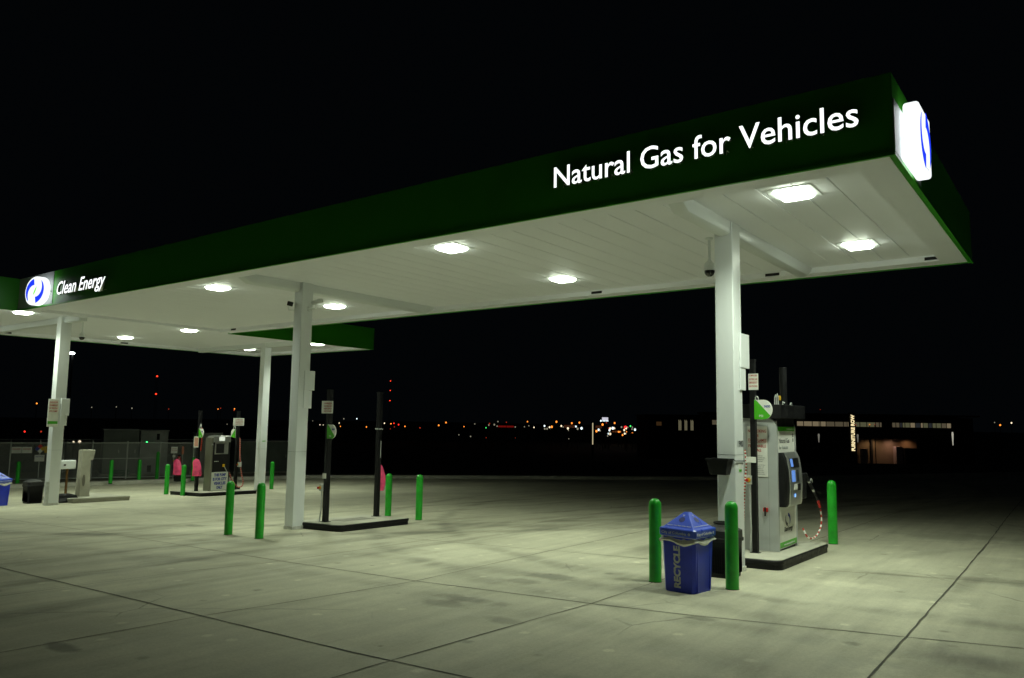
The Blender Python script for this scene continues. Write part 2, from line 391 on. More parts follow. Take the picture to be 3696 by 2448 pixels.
# ---------------------------------------------------------------- canopy
ZS, ZT = 4.42, 5.27
XR, XW, XW2, YF, YB, YWF, YWB = -1.49, -22.9, -30.6, 8.28, 14.55, 1.3, 21.0
canopy = thing('canopy', 'white steel fuel canopy with dark green fascia standing on square white columns', 'canopy', (0, 0, 0))
PANZ = ZS+.10
def pans(x0, x1, y0, y1, parent):
    b = new(m_soffit); n = max(1, round((x1-x0)/.41)); w = (x1-x0)/n; prof = []
    for i in range(n):
        a = x0+i*w; prof += [(a, PANZ+.016), (a+.010, PANZ), (a+w-.010, PANZ), (a+w, PANZ+.026)] if i == 0 else [(a+.010, PANZ), (a+w-.010, PANZ), (a+w, PANZ+.026)]
    for (xa, za), (xb, zb) in zip(prof, prof[1:]):
        v = [b.bm.verts.new(p) for p in ((xa, y0, za), (xb, y0, zb), (xb, y1, zb), (xa, y1, za))]
        b.bm.faces.new(v[::-1])
    o = b.build('soffit', parent)
    return o
e = .38
pans(XW+.14, XR-e, YF+e-.02, YB-e, canopy)
pans(XW2+e, XW-.14, YWF+e, YWB-e, canopy)
def rim(b, x0, x1, y0, y1, z0=ZS, z1=PANZ+.03): b.box(x0, x1, y0, y1, z0, z1)
b = new(m_soffit)
rim(b, XW+.15, XR-.012, YF+.012, YF+e-.02); rim(b, XW+.15, XR-.012, YB-e, YB-.012)
rim(b, XR-e, XR-.012, YF+e-.02, YB-e)
rim(b, XW-.15, XW+.15, YF+.3, YB-e, ZS+.02)
rim(b, XW2+.012, XW2+e, YWF+.012, YWB-.012); rim(b, XW2+e, XW-.012, YWF+.012, YWF+e); rim(b, XW2+e, XW-.012, YWB-e, YWB-.012)
b.build('perimeter_trim', canopy)
for x in (-1.95, -4.62, -8.42, -13.5, -18.2, -22.0): b = new(m_blackplastic); b.box(x-.13, x+.13, YB-e-.008, YB-e+.02, ZS+.025, ZS+.075); b.build('drain_slot', canopy)
for y in (14.7, 18.4, 10.6): b = new(m_blackplastic); b.box(XW2+e-.02, XW2+e+.008, y-.14, y+.14, ZS+.025, ZS+.075); b.build('drain_slot', canopy)
# fascia: outward faces, thin return on the bottom
def fascia(x0, x1, y0, y1, name='fascia', mt=m_green, parent=canopy, z0=ZS-.012, z1=ZT):
    b = new(mt); b.box(x0, x1, y0, y1, z0, z1); return b.build(name, parent)
t_ = .05
fascia(XW, XR, YF-t_, YF)
fascia(XR, XR+t_, YF-t_, YB+t_)
fascia(XW, XR, YB, YB+t_)
fascia(XW, XW+t_, YWF-t_, YF-t_-.003)
fascia(XW, XW+t_, YB+t_+.003, YWB+t_)
fascia(XW2-t_, XW2, YWF-t_, YWB+t_)
fascia(XW2, XW, YWF-t_, YWF); fascia(XW2, XW, YWB, YWB+t_)
b = new(m_green)   # crisp folded lip along the visible lower edges
b.box(XW+.06, XR+t_+.012, YF-t_-.014, YF-t_-.001, ZS-.02, ZS+.02)
b.box(XR+t_+.001, XR+t_+.014, YF-t_, YB+t_, ZS-.02, ZS+.02)
b.build('fascia_lip', canopy)
b = new(m_wallblack)
b.box(XW, XR, YF, YB, ZT-.18, ZT-.12); b.box(XW2, XW-.002, YWF, YWB, ZT-.18, ZT-.12); b.build('roof_deck', canopy)
b = new(mat('grey_white_panel', (.45, .47, .47), .5)); b.box(-22.84, -20.75, YF-t_-.012, YF-t_-.001, ZS+.02, ZT-.004); b.build('white_fascia_panel', canopy)
b = new(m_white); b.box(XR+t_+.001, XR+t_+.012, YF-t_+.02, 9.72, ZS+.03, 5.0, 0); b.build('white_fascia_panel', canopy)
# beams
def beam_y(xc, y0, y1, w=.23, zb=ZS-.10):
    b = new(m_white); rings = []
    for y, k in ((y0, .12), (y0+.22, 1), (y1-.22, 1), (y1, .12)):
        z_ = ZS+.02+(zb-ZS-.02)*k; R = [(xc-w/2, y, PANZ+.02), (xc-w/2, y, z_+.06)]
        for q in range(1, 6): a = math.pi+q*math.pi/6; R.append((xc+w/2*math.cos(a), y, z_+.06+.06*math.sin(a)))
        R += [(xc+w/2, y, z_+.06), (xc+w/2, y, PANZ+.02)]; rings.append(R)
    b.loft(rings); return b.build('beam', canopy, smooth=30)
def beam_x(yc, x0, x1, w=.23, zb=ZS-.08):
    b = new(m_white); b.box(x0, x1, yc-w/2, yc+w/2, zb, PANZ+.02, .02); return b.build('beam', canopy)
beam_y(-4.02, YF+e-.03, YB-e); beam_y(-13.32, YF+e-.03, YB-e)
beam_x(10.0, XW2+e, XW-.16); beam_x(17.95, XW2+e, XW-.15)
# columns : (x of +X face, y of -Y face, width x, width y)
COL = [(-3.885, 10.22, .26, .31), (-13.12, 10.03, .27, .28), (-24.0, 9.80, .28, .30), (-25.45, 17.8, .27, .30)]
cols = []
for x, y, wx, wy in COL:
    z0 = gz(x, y)-.03
    b = new(m_white); b.box(x-wx, x, y, y+wy, z0, PANZ+.018, .012, seg=3)
    c = b.build('column', canopy); cols.append(c)
    b = new(mat('scuffed_white', (.62, .62, .58), .6, 0, .25, 12)); b.box(x-wx-.012, x+.012, y-.012, y+wy+.012, z0, z0+.09, .004); b.build('base_collar', c)
    b = new(m_greyprint); b.box(x-wx-.002, x+.002, y-.002, y+wy+.002, z0+1.60, z0+1.604); b.build('cladding_seam', c)
# plates on column 1
c1 = cols[0]; x1 = -3.885
def plate(parent, x, y0, y1, z0, z1, t=.02, name='sign_plate', mt=None):
    b = new(mt or m_white); b.box(x+.002, x+t, y0, y1, z0, z1, .006, seg=2); return b.build(name, parent)
plate(c1, x1, 10.42, 10.75, 2.47, 2.955, .03); plate(c1, x1, 10.42, 10.62, 2.155, 2.468, .02)
b = new(m_darkprint); fit_text(b, '1900', .21, .09, on_posX(x1+.003, 10.315, 1.372), .01); b.build('lettering', c1)
b = new(m_signwhite); b.box(x1+.001, x1+.003, 10.34, 10.44, 1.03, 1.15); b.m(m_greenlabel); b.box(x1+.003, x1+.005, 10.345, 10.44, 1.035, 1.065); b.build('sticker', c1)
c2 = cols[1]; x2 = -13.12
plate(c2, x2, 10.16, 10.43, 2.25, 2.66, .02); plate(c2, x2, 10.16, 10.37, 1.87, 2.247, .015)
c3 = cols[2]; x3 = -24.0
p = plate(c3, x3, 9.62, 9.90, 1.30, 2.10, .03, mt=m_signwhite)
b = new(m_red)
for i in range(4): fit_text(b, ['DANGER', 'FLAMMABLE', 'NO SMOKING', 'OPEN FLAMES'][i], .22, .05, on_posX(x3+.031, 9.65, 1.98-.085*i), .01)
b.m(m_greenlabel); b.box(x3+.031, x3+.034, 9.625, 9.895, 1.38, 1.46)
b.build('lettering', p)
plate(c3, x3, 9.96, 10.19, 1.62, 2.12, .045); plate(c3, x3, 9.96, 10.15, 1.33, 1.617, .03)
b = new(m_galv); b.box(x3-.02, x3+.06, 9.72, 9.798, gz(x3, 9.7)-.02, gz(x3, 9.7)+.68, .006); b.build('corner_guard', c3)
b = new(m_greenlabel); b.box(cols[3].location.x-25.448, -25.446, 17.88, 18.02, .72, .75); b.build('sticker', cols[3])

# ---------------------------------------------------------------- canopy lights
cl = thing('canopy_light', 'flat square white light under the canopy, nearest the lit end sign', 'ceiling light', (-2.765, 9.357, PANZ), 0, 'square lights under the canopy')
b = new(m_white); b.box(-.27, .27, -.27, .27, -.008, .03, .003)
b.build('housing', cl)
b = new(m_lens)
def q4(h, z): return [(-h, -h, z), (h, -h, z), (h, h, z), (-h, h, z)]
b.loft([q4(.19, -.011), q4(.19, -.03), q4(.15, -.062)])
b.build('lens', cl)
LE, LSP = 600.0, 150
ld = bpy.data.lights.new('lamp_light', 'SPOT'); ld.shadow_soft_size = .13; ld.energy = LE; ld.color = LAMP; ld.spot_size = math.radians(LSP); ld.spot_blend = .85
lo = bpy.data.objects.new('lamp_light', ld); link(lo, cl); lo.location = (0, 0, -.075)
for x, y, lb in [(-2.775, 12.66, 'flat square light at the far right end of the canopy, behind the big lettering end'),
                 (-8.30, 9.29, 'flat square light over the open bay left of the nearest column'),
                 (-8.28, 12.61, 'flat square light in the back row, left of the dome camera'),
                 (-15.26, 9.39, 'flat square light just left of the middle column, front row'),
                 (-15.24, 12.66, 'flat square light just right of the middle column, back row'),
                 (-23.9, 8.75, 'flat square light at the left picture edge under the round logo'),
                 (-23.9, 13.75, 'flat square light above the city pump, right of a pair'),
                 (-28.3, 13.80, 'flat square light above the fence gate, left of a pair'),
                 (-23.8, 19.0, 'flat square light under the far right arm of the canopy behind the middle column'),
                 (-28.3, 19.0, 'flat square light in the far back corner, behind the rear column'),
                 (-28.3, 8.8, 'flat square light beyond the left picture edge')]:
    if lb.startswith('flat square light beyond'): pass
    dup(cl, (x, y, PANZ), lb)

# ---------------------------------------------------------------- illuminated letters
def letter_sign(txt, x0, x1, h, zbase, y, label, bold, shear, wfun=None):
    t = thing('illuminated_lettering', label, 'sign', (x0, y, zbase))
    full = text_mesh(txt, h, .05, bold, shear); k = (x1-x0)/text_w(full)
    for i, ch in enumerate(txt):
        if ch == ' ': continue
        pre = text_w(text_mesh(txt[:i+1], h, .05, bold, shear)); own = text_w(text_mesh(ch, h, .05, bold, shear))
        me = text_mesh(ch, h, .05, bold, shear); b = new(m_letterlit)
        b.addmesh(me, on_negY((pre-own)*k, 0, 0) @ Matrix.Diagonal((k, 1, 1, 1)))
        b.m(m_steel); o = b.build('letter', t)
        for p in o.data.polygons: p.material_index = 0 if p.normal.y < -.5 else 1
        xs = [v.co.x for v in o.data.vertices]; zs = [v.co.z for v in o.data.vertices]
        s = new(m_galv); xm = (min(xs)+max(xs))/2
        s.tube([(xm, .03, min(zs)+.04), (xm, .09, min(zs)+.04)], .008, 6)
        s.tube([(xm, .02, min(zs)-.012), (xm, .02, min(zs)+.02)], .006, 6)
        s.build('stand_off', o)
    return t
letter_sign('Natural Gas for Vehicles', -5.495, -1.735, .285, 4.735, YF-t_-.10, 'large lit white words Natural Gas for Vehicles on the dark green fascia', .006, 0)
letter_sign('Clean Energy', -20.30, -17.74, .33, 4.60, YF-t_-.10, 'smaller slanted lit white words Clean Energy beside the round logo', .010, .30)
# oval logo on the corner
LX, LZ = -21.12, 4.755
t = thing('illuminated_logo', 'round lit white logo with blue swirl and green leaf on the white fascia corner', 'sign', (LX, YF-t_, LZ))
def oval(a, c, n=40): return [(a*math.cos(2*math.pi*i/n), c*math.sin(2*math.pi*i/n)) for i in range(n)]
b = new(m_signlit); b.prism(oval(.60, .365), -.28, -.15, 'y', .02); b.build('logo_disc', t)
def crescent(sgn, rx, rz, n=14):
    # a tapered arc hugging the disc edge
    P = []; Q = []
    for i in range(n+1):
        a = math.radians(100 + 130*i/n); w = .30*math.sin(math.pi*min(1, (i+2.5)/n)) if i < n else 0
        w = .50*(1-i/n)**.75
        P.append((rx*.96*math.cos(a), rz*.96*math.sin(a))); Q.append((rx*(.96-w)*math.cos(a), rz*(.96-w)*math.sin(a)))
    pts = P + Q[::-1][1:]
    return [(sgn*x, sgn*z) for x, z in pts]
for sg in (1, -1):
    b = new(m_swirl); b.prism(crescent(sg, .60*.92, .365*.92), -.286, -.2805, 'y'); b.build('swirl', t)
b = new(m_swirlgreen); b.prism([(-.10, -.10), (-.05, -.02), (.03, .07), (.10, .11), (.05, .0), (-.02, -.07)], -.286, -.2805, 'y'); b.build('leaf', t)
for x in (-.3, .3): b = new(m_galv); b.tube([(x, -.15, 0), (x, -.013, 0)], .02, 8); b.build('bracket', t)
# end sign box
t = thing('illuminated_logo_box', 'lit white box sign with blue swirl on the right end of the canopy', 'sign', (XR+t_+.035, 8.90, 4.715))
b = new(m_signlit); b.box(0, .155, -.345, .345, -.335, .335, .035, seg=3); b.build('light_box', t)
for sg in (1, -1):
    b = new(m_swirl); b.prism([(-y, z) for y, z in crescent(sg, .33, .34)], .156, .160, 'x'); b.build('swirl', t)
b = new(m_greyprint); b.box(.156, .159, -.27, -.21, -.19, -.184); b.box(.156, .159, .03, .10, -.30, -.294); b.build('latch', t)
for y in (-.2, .2): b = new(m_galv); b.tube([(-.022, y, 0), (0, y, 0)], .02, 8); b.build('bracket', t)

# ---------------------------------------------------------------- cameras
def dome_camera(x, y, label):
    t = thing('dome_camera', label, 'security camera', (x, y, PANZ), 0, 'dome cameras under the canopy')
    b = new(m_white); b.lathe([(.06, 0), (.06, -.02), (.022, -.03), (.022, -.34), (.035, -.36), (.075, -.40), (.085, -.43), (.085, -.50), (.0855, -.51)]); b.build('mount', t, smooth=True)
    b = new(mat('smoked_dome', (.02, .02, .02), .08, 0, coat=.5)); b.lathe([(.078, -.511), (.076, -.54), (.06, -.575), (.03, -.598), (.001, -.603)]); b.build('dome', t, smooth=True)
    return t
dome_camera(-4.54, 11.0, 'white dome camera on a stem beside the nearest column')
dome_camera(-24.45, 10.6, 'white dome camera on a stem beside the leftmost column')
def bullet(x, y, z, rz, label, col, length=.24):
    t = thing('bullet_camera', label, 'security camera', (x, y, z), rz, 'bullet cameras on the middle column')
    b = new(col); R = Matrix.Rotation(math.radians(-12), 4, 'Y')
    pr = [(.001, 0), (.045, 0), (.05, .01), (.05, length-.02), (.045, length), (.001, length)]
    rings = [[R @ Vector((zz+.10, r*math.cos(2*math.pi*i/16), r*math.sin(2*math.pi*i/16)+.10)) for i in range(16)] for r, zz in pr]
    b.loft(rings); b.build('camera_body', t, smooth=True)
    b = new(m_white); b.tube([(0, 0, 0), (.16, 0, .0), (.17, 0, .10)], .014, 8); b.box(-.004, .015, -.04, .04, -.05, .05, .004); b.build('bracket', t)
bullet(-13.39, 10.10, 3.95, math.radians(232), 'black faced security camera on the left side of the middle column', m_blackplastic, .12)
bullet(-13.11, 10.2, 3.97, math.radians(20), 'white security camera on the right side of the middle column', m_white)

# ---------------------------------------------------------------- bollards
R_ = .078
b0 = thing('bollard', 'green dome topped bollard just left of the blue recycling bin', 'bollard', (-4.48, 9.0, gz(-4.48, 9.0)), 0, 'green bollards around the pump islands')
b = new(m_bollard); b.lathe([(R_, -.02), (R_, .94), (R_*.98, .965), (R_*.9, .99), (R_*.72, 1.013), (R_*.45, 1.027), (R_*.18, 1.032), (.001, 1.033)], n=28)
b.build('sleeve', b0, smooth=True)
b = new(m_black); b.lathe([(R_+.004, -.02), (R_+.004, .008), (R_-.01, .009)], n=28); b.build('base_ring', b0)
for x, y, k, lb in [(-3.52, 9.10, 1, 'green bollard between the blue recycling bin and the nearest pump island'),
                    (-3.69, 14.25, 1.06, 'green bollard standing right of the nearest pump beyond its island'),
                    (-13.40, 8.75, .985, 'green bollard, left of the two in front of the middle column'),
                    (-12.38, 8.73, .985, 'green bollard, right of the two in front of the middle column'),
                    (-13.80, 13.36, .99, 'green bollard beside the pink bagged nozzle on the empty island'),
                    (-12.51, 13.09, 1.0, 'green bollard just right of the empty pump island'),
                    (-25.93, 18.74, 1.04, 'green bollard right of the rear column, seen between two columns'),
                    (-26.15, 14.54, 1.02, 'green bollard left of the pair before the city pump island'),
                    (-25.0, 14.49, 1.02, 'green bollard right of the pair, touching the city pump island'),
                    (-34.08, 16.39, .98, 'green bollard in the gravel before the left fence gate'),
                    (-34.6, 17.9, .97, 'green bollard in the gravel before the right fence gate'),
                    (-36.93, 13.82, .93, 'green bollard by the fence left of the leftmost column'),
                    (-33.8, 20.04, 1.05, 'green bollard at the gravel edge just left of the city pump'),
                    (-36.2, 19.6, 1.3, 'green bollard further back behind the pair by the city pump')]:
    n_ = dup(b0, (x, y, gz(x, y)+(.08 if x < -33 else 0)), lb); n_.scale = (1, 1, k)

# ---------------------------------------------------------------- pump islands
def rounded(x0, x1, y0, y1, r, n=5):
    P = []
    for cx, cy, a0 in ((x1-r, y1-r, 0), (x0+r, y1-r, 90), (x0+r, y0+r, 180), (x1-r, y0+r, 270)):
        for i in range(n+1): a = math.radians(a0+90*i/n); P.append((cx+r*math.cos(a), cy+r*math.sin(a)))
    return P
def island(x0, x1, y0, y1, h, label, patch=False, edge=m_black, r=.14):
    t = thing('pump_island', label, 'kerbed island', ((x0+x1)/2, (y0+y1)/2, gz((x0+x1)/2, (y0+y1)/2)))
    ox, oy, oz = t.location
    def ring(ins, hh): return [(x-ox, y-oy, gz(x, y)-oz+hh) for x, y in rounded(x0+ins, x1-ins, y0+ins, y1-ins, r-ins*.9)]
    b = new(edge); b.loft([ring(.012, -.03), ring(.012, h*.55), ring(0, h*.6), ring(0, h-.012), ring(.01, h-.001)]); b.build('steel_edge', t, smooth=30)
    b = new(m_padtop); b.loft([ring(.022, h-.02), ring(.022, h+.004)]); b.build('concrete_top', t)
    if patch:
        b = new(mat('rough_patch', (.25, .24, .20), .9, 0, .3, 9, .6, 30)); xa, xb, ya, yb = x0+.45, x0+.95, y0+.55, y1-.55
        b.bm.faces.new([b.bm.verts.new((x-ox, y-oy, gz(x, y)-oz+h+.008)) for x, y in ((xa, ya), (xb, ya), (xb, yb), (xa, yb))]); b.build('capped_pit', t)
    return t
island(-4.80, -3.47, 10.76, 13.22, .13, 'black edged concrete island carrying the nearest silver pump')
island(-13.42, -11.97, 10.28, 12.3, .13, 'black edged concrete island without a pump right of the middle column', True)
island(-26.0, -23.95, 14.55, 16.75, .12, 'black edged concrete island under the city pump', r=.1)
island(-26.9, -24.3, 10.62, 12.35, .13, 'low bare concrete pad under the tapered concrete pedestal', edge=m_stone, r=.05)

# ---------------------------------------------------------------- lines of print
def lines(b, rows, x0, w, z, frame, parent=None):
    for txt, h, ww, bold in rows:
        fit_text(b, txt, ww, h, frame(x0+(w-ww)/2, z-h), bold); z -= h*1.75
    return z

# ---------------------------------------------------------------- psi flag (green and white D)
def psi_flag(parent, x, y, z, w, h, face='negY', mirror=False, mat_num=m_blueprint):
    # outline with straight left edge and rounded right side
    n = 14; P = [(0, 0), (w*.52, 0)]
    for i in range(1, n): a = math.radians(-90+180*i/n); P.append((w*.52+w*.48*math.cos(a), h/2+h/2*math.sin(a)))
    P += [(w*.52, h), (0, h)]
    s = -1 if mirror else 1
    P = [(x+s*a, z+b_) for a, b_ in P]
    b = new(m_signwhite); b.prism(P, y, y+.018, 'y')
    b.m(m_greenlabel)
    g = [(0, .002), (w*.52, .002)]
    for i in range(1, 5): a = math.radians(-90+180*i/n); g.append((w*.52+w*.478*math.cos(a), h/2+h*.498*math.sin(a)))
    g += [(w*.10, h-.002), (0, h-.002)]
    b.prism([(x+s*a, z+b_) for a, b_ in g], y-.002, y-.0004, 'y')
    o = b.build('pressure_flag', parent)
    if not mirror:
        b = new(mat_num); fit_text(b, '3600', w*.34, h*.12, on_negY(x+w*.55, y-.003, z+h*.61), .02)
        b.m(m_letterwhite); fit_text(b, 'PSI', w*.22, h*.12, on_negY(x+w*.27, y-.004, z+h*.12), .02); b.build('lettering', o)
    return o

def striped_hose(pts, r, parent, name='hose', c1=None, c2=None, pitch=.05):
    # resample, then alternate colours as a spiral guard
    P = [Vector(p) for p in pts]; out = []
    def cr(p0, p1, p2, p3, t): return .5*((2*p1)+(-p0+p2)*t+(2*p0-5*p1+4*p2-p3)*t*t+(-p0+3*p1-3*p2+p3)*t**3)
    for i in range(len(P)-1):
        p0 = P[max(i-1, 0)]; p3 = P[min(i+2, len(P)-1)]; n = max(2, int((P[i+1]-P[i]).length/(pitch/2)))
        for k in range(n): out.append(cr(p0, P[i], P[i+1], p3, k/n))
    out.append(P[-1])
    b = new(c1 or m_red); b.tube(out, r, 8)
    if c2 is not None:
        b.m(c2); i = 1
        while i < len(out)-1:
            seg = [out[i], out[min(i+1, len(out)-1)]]
            b.tube(seg, r*1.06, 8); i += 2
    return b.build(name, parent, smooth=True)

# ---------------------------------------------------------------- mast posts
def mast(x, y, h, label, w=.075, base=.13):
    t = thing('steel_mast', label, 'mast', (x, y, gz(x, y)+base), 0, 'black square masts on the pump islands')
    b = new(m_black); b.box(-w/2, w/2, -w/2, w/2, -.005, h, .006); b.box(-w/2-.004, w/2+.004, -w/2-.004, w/2+.004, h-.03, h+.003); b.build('post', t)
    b = new(m_black); b.box(-w*.8, w*.8, -w*.8, w*.8, .0, .012); b.build('base_plate', t)
    return t
def estop(t, x, y, z, k=1.0):
    b = new(m_galv); b.box(x-.045*k, x+.04*k, y-.10*k, y-.0, z-.075*k, z+.075*k, .006); o = b.build('stop_button_box', t)
    b = new(m_yellow); b.lathe([(.034, 0), (.034, .012), (.03, .02), (.001, .02)]); q = b.build('button_ring', o, smooth=True)
    q.matrix_local = Matrix.Translation((x-.01, y-.10*k, z)) @ Matrix.Rotation(math.radians(90), 4, 'X')
    b = new(m_redplastic); b.lathe([(.012, .02), (.012, .035), (.024, .04), (.024, .055), (.016, .06), (.001, .061)]); q = b.build('red_button', o, smooth=True)
    q.matrix_local = Matrix.Translation((x-.015, y-.10*k, z)) @ Matrix.Rotation(math.radians(90), 4, 'X')
    return o
# mast on nearest island
tA = mast(-4.045, 11.40, 2.86, 'black square mast with the 3600 psi flag before the nearest pump', .08)
zA = tA.location.z
def rA(x, y, z): return (x+4.045, y-11.40, z-zA)
b = new(m_signwhite); X0, Y0, Z0 = rA(-4.093, 11.345, 2.195); b.box(X0, X0+.150, Y0, Y0+.006, Z0, Z0+.245, .004); pl = b.build('warning_plate', tA)
b = new(m_red)
for i, s_ in enumerate(('COMPRESSED', 'NATURAL GAS', 'EMERGENCY', 'SHUTDOWN')): fit_text(b, s_, .125, .026, on_negY(X0+.012, Y0-.002, Z0+.205-.054*i), .01)
b.box(X0+.012, X0+.138, Y0-.002, Y0-.0005, Z0+.132, Z0+.135); b.build('lettering', pl)
x_, y_, z_ = rA(-4.008, 11.34, 1.757); psi_flag(tA, x_, y_, z_, .268, .29)
b = new(m_galv); x_, y_, z_ = rA(-3.97, 11.36, 2.04); b.tube([(x_-.022, y_, z_), (x_-.024, y_, z_+.04), (x_-.012, y_, z_+.06), (x_+.008, y_, z_+.055), (x_+.018, y_, z_+.035), (x_+.018, y_, z_)], .008, 8); b.build('lifting_hook', tA, smooth=True)
estop(tA, -.058, .02, 1.06, .9)
b = new(m_galv); b.tube([(-.062, -.03, .99), (-.060, -.03, .6), (-.045, -.03, .35), (-.062, -.03, .15), (-.064, -.03, -.0)], .013, 8); b.build('conduit', tA, smooth=True)
b = new(m_signwhite); X0, Y0, Z0 = rA(-4.145, 11.33, 1.115); b.box(X0, X0+.15, Y0, Y0+.02, Z0, Z0+.085, .003); b.build('nozzle_bracket', tA)
striped_hose([(-.145, .02, 1.5), (-.13, .02, 1.33), (-.13, .02, 1.25), (-.145, .02, 1.1), (-.165, .03, .85), (-.185, .04, .62), (-.20, .08, .5), (-.25, .2, .42)], .014, tA, 'hose', m_red, m_signwhite, .045)

# ---------------------------------------------------------------- nearest dispenser
DX0, DX1, DY0, DY1 = -4.42, -3.785, 11.66, 12.58
zD = gz(-4.1, 12.1)+.136
tD = thing('fuel_dispenser', 'silver natural gas pump with card terminal and 3600 flag on the nearest island', 'fuel pump', (-4.1, 12.12, zD))
def rD(x, y, z): return (x+4.1, y-12.12, z-zD)
def dbox(mt, x0, x1, y0, y1, z0, z1, name, parent=None, bevel=.004, smoothed=False):
    a = rD(x0, y0, z0); c = rD(x1, y1, z1); b = new(mt); b.box(a[0], c[0], a[1], c[1], a[2], c[2], bevel); return b.build(name, parent or tD, smooth=smoothed)
# side cladding panels with rounded front corner (seen as the broad silver sheet)
zb, zt = -.235, 1.775
def cladding(y0, y1):
    P = []
    a = rD(DX0, y0, zb); c = rD(DX1, y1, zt)
    X0_, X1_, Z0_, Z1_ = a[0], c[0], a[2], c[2]
    P = [(X0_, Z0_), (X1_, Z0_)]
    for i in range(7): an = math.radians(90*i/6); P.append((X1_-.13+.13*math.cos(an), Z1_-.16+.16*math.sin(an)))
    P.append((X0_, Z1_))
    b = new(m_silver); b.prism(P, a[1], c[1], 'y'); return b.build('side_panel', tD)
s1 = cladding(DY0, DY0+.05); s2 = cladding(DY1-.05, DY1)
dbox(m_silver, DX0+.01, DX1-.013, DY0+.05, DY1-.05, zb+.06, 1.74, 'cabinet')
b = new(m_greyprint); a = rD(-3.925, DY0-.002, zb+.02); b.box(a[0], a[0]+.004, a[1], a[1]+.0015, a[2], a[2]+1.9); b.build('panel_seam', s1)
dbox(m_black, DX0+.02, DX1-.028, DY0+.055, DY1-.055, zb, zb+.0585, 'kick_plate')
dbox(m_blackplastic, DX0+.02, DX1-.006, DY0+.055, DY1-.055, 1.655, 1.776, 'upper_recess')
dbox(m_black, -4.50, -3.69, 11.60, 12.80, 1.777, 1.985, 'top_housing', bevel=.006)
# front graphics, on the +X side
fx = DX1-.010
dbox(m_signwhite, fx, fx+.006, DY0+.055, DY1-.055, 1.24, 1.585, 'upper_graphic')
dbox(m_greenlabel, fx, fx+.007, DY0+.055, DY1-.055, 1.5855, 1.652, 'upper_green_band')
lg = dbox(m_signwhite, fx, fx+.006, DY0+.055, DY1-.055, -.075, .455, 'lower_graphic')
dbox(m_greenlabel, fx, fx+.007, DY0+.055, DY1-.055, -.155, -.0755, 'lower_green_band')
b = new(m_darkprint); a = rD(fx+.008, DY0+.10, 1.405); fit_text(b, 'Natural Gas', .50, .075, on_posX(*a), 0)
b.m(m_greyprint); b.build('lettering', tD); b = new(m_greyprint); a = rD(fx+.008, DY0+.10, 1.31); fit_text(b, 'for Vehicles', .42, .06, on_posX(*a), -.008)
b.build('lettering', tD); b = new(m_darkprint); a = rD(fx+.008, DY1-.16, 1.49); fit_text(b, '8', .045, .06, on_posX(*a), .02); fit_text(b, '0', .045, .06, on_posX(a[0], a[1], a[2]-.075), .02)
b.build('lettering', tD); b = new(m_letterwhite); a = rD(fx+.009, DY1-.47, 1.608); fit_text(b, 'www.cleanenergyfuels.com', .40, .024, on_posX(*a), .01)
b.build('lettering', tD); b = new(m_letterwhite); a = rD(fx+.009, DY0+.24, -.128); fit_text(b, 'www.cleanenergyfuels.com', .52, .026, on_posX(*a), .01)
b.build('lettering', tD); b = new(m_darkprint); a = rD(fx+.008, DY0+.26, .075); fit_text(b, 'Clean Energy', .40, .07, on_posX(*a), 0, shear=.2)
b.build('lettering', tD); b = MB()
for sg in (1, -1):
    a = rD(fx+.007, 12.10, .24); b.m(m_blueprint if sg > 0 else m_darkprint); b.prism([(a[1]-y, a[2]+z) for y, z in crescent(sg, .125, .105)], a[0], a[0]+.003, 'x')
b.build('swirl_emblem', tD)
# card terminal, bulging forward
b = new(m_blackplastic)
def prof(z):  # forward bulge of the terminal housing
    return [(.455, .085), (.50, .105), (.75, .118), (1.0, .105), (1.18, .075), (1.26, .035)]
rings = []
for z, d in prof(0):
    x0, y0, zz = rD(fx+.004, 11.80, z); x1 = x0+d; y1 = rD(0, 12.47, 0)[1]
    y0 = rD(0, 11.725, 0)[1]
    rings.append([(x0, y0, zz), (x1-.03, y0, zz), (x1, y0+.03, zz), (x1, y1-.03, zz), (x1-.03, y1, zz), (x0, y1, zz)])
b.loft(rings); term = b.build('card_terminal', tD, smooth=30)
b = new(m_steel); rings = []
for z, d in prof(0):
    x0, _, zz = rD(fx+.004, 0, z); y0 = rD(0, 11.86, 0)[1]; y1 = rD(0, 12.46, 0)[1]; xx = x0+d+.002
    rings.append([(xx-.02, y0, zz), (xx+.018, y0+.01, zz), (xx+.018, y0+.05, zz), (xx+.008, y0+.06, zz), (xx+.008, y1-.06, zz), (xx+.018, y1-.05, zz), (xx+.018, y1-.01, zz), (xx-.02, y1, zz)])
b.loft(rings); b.build('chrome_surround', term, smooth=30)
def tpan(mt, y0, y1, z0, z1, d0, d1, name, out=.012):
    x0 = rD(fx+.004, 0, 0)[0]; q = new(mt); Y0_, Y1_ = rD(0, y0, 0)[1], rD(0, y1, 0)[1]; Z0_, Z1_ = rD(0, 0, z0)[2], rD(0, 0, z1)[2]
    q.loft([[(x0+d0, Y0_, Z0_), (x0+d0+out, Y0_, Z0_), (x0+d0+out, Y1_, Z0_), (x0+d0, Y1_, Z0_)], [(x0+d1, Y0_, Z1_), (x0+d1+out, Y0_, Z1_), (x0+d1+out, Y1_, Z1_), (x0+d1, Y1_, Z1_)]])
    return q.build(name, term)
tpan(m_blackplastic, 11.95, 12.38, 1.03, 1.17, 0.0960, 0.0727, 'display_panel', .018)
tpan(m_screen, 11.975, 12.09, 1.045, 1.165, 0.1015, 0.0815, 'screen')
tpan(m_steel, 11.95, 12.35, .79, 1.02, 0.1129, 0.0987, 'keypad_plate', .012)
tpan(m_screen, 11.98, 12.12, .82, .99, 0.1184, 0.1095, 'screen', .014)
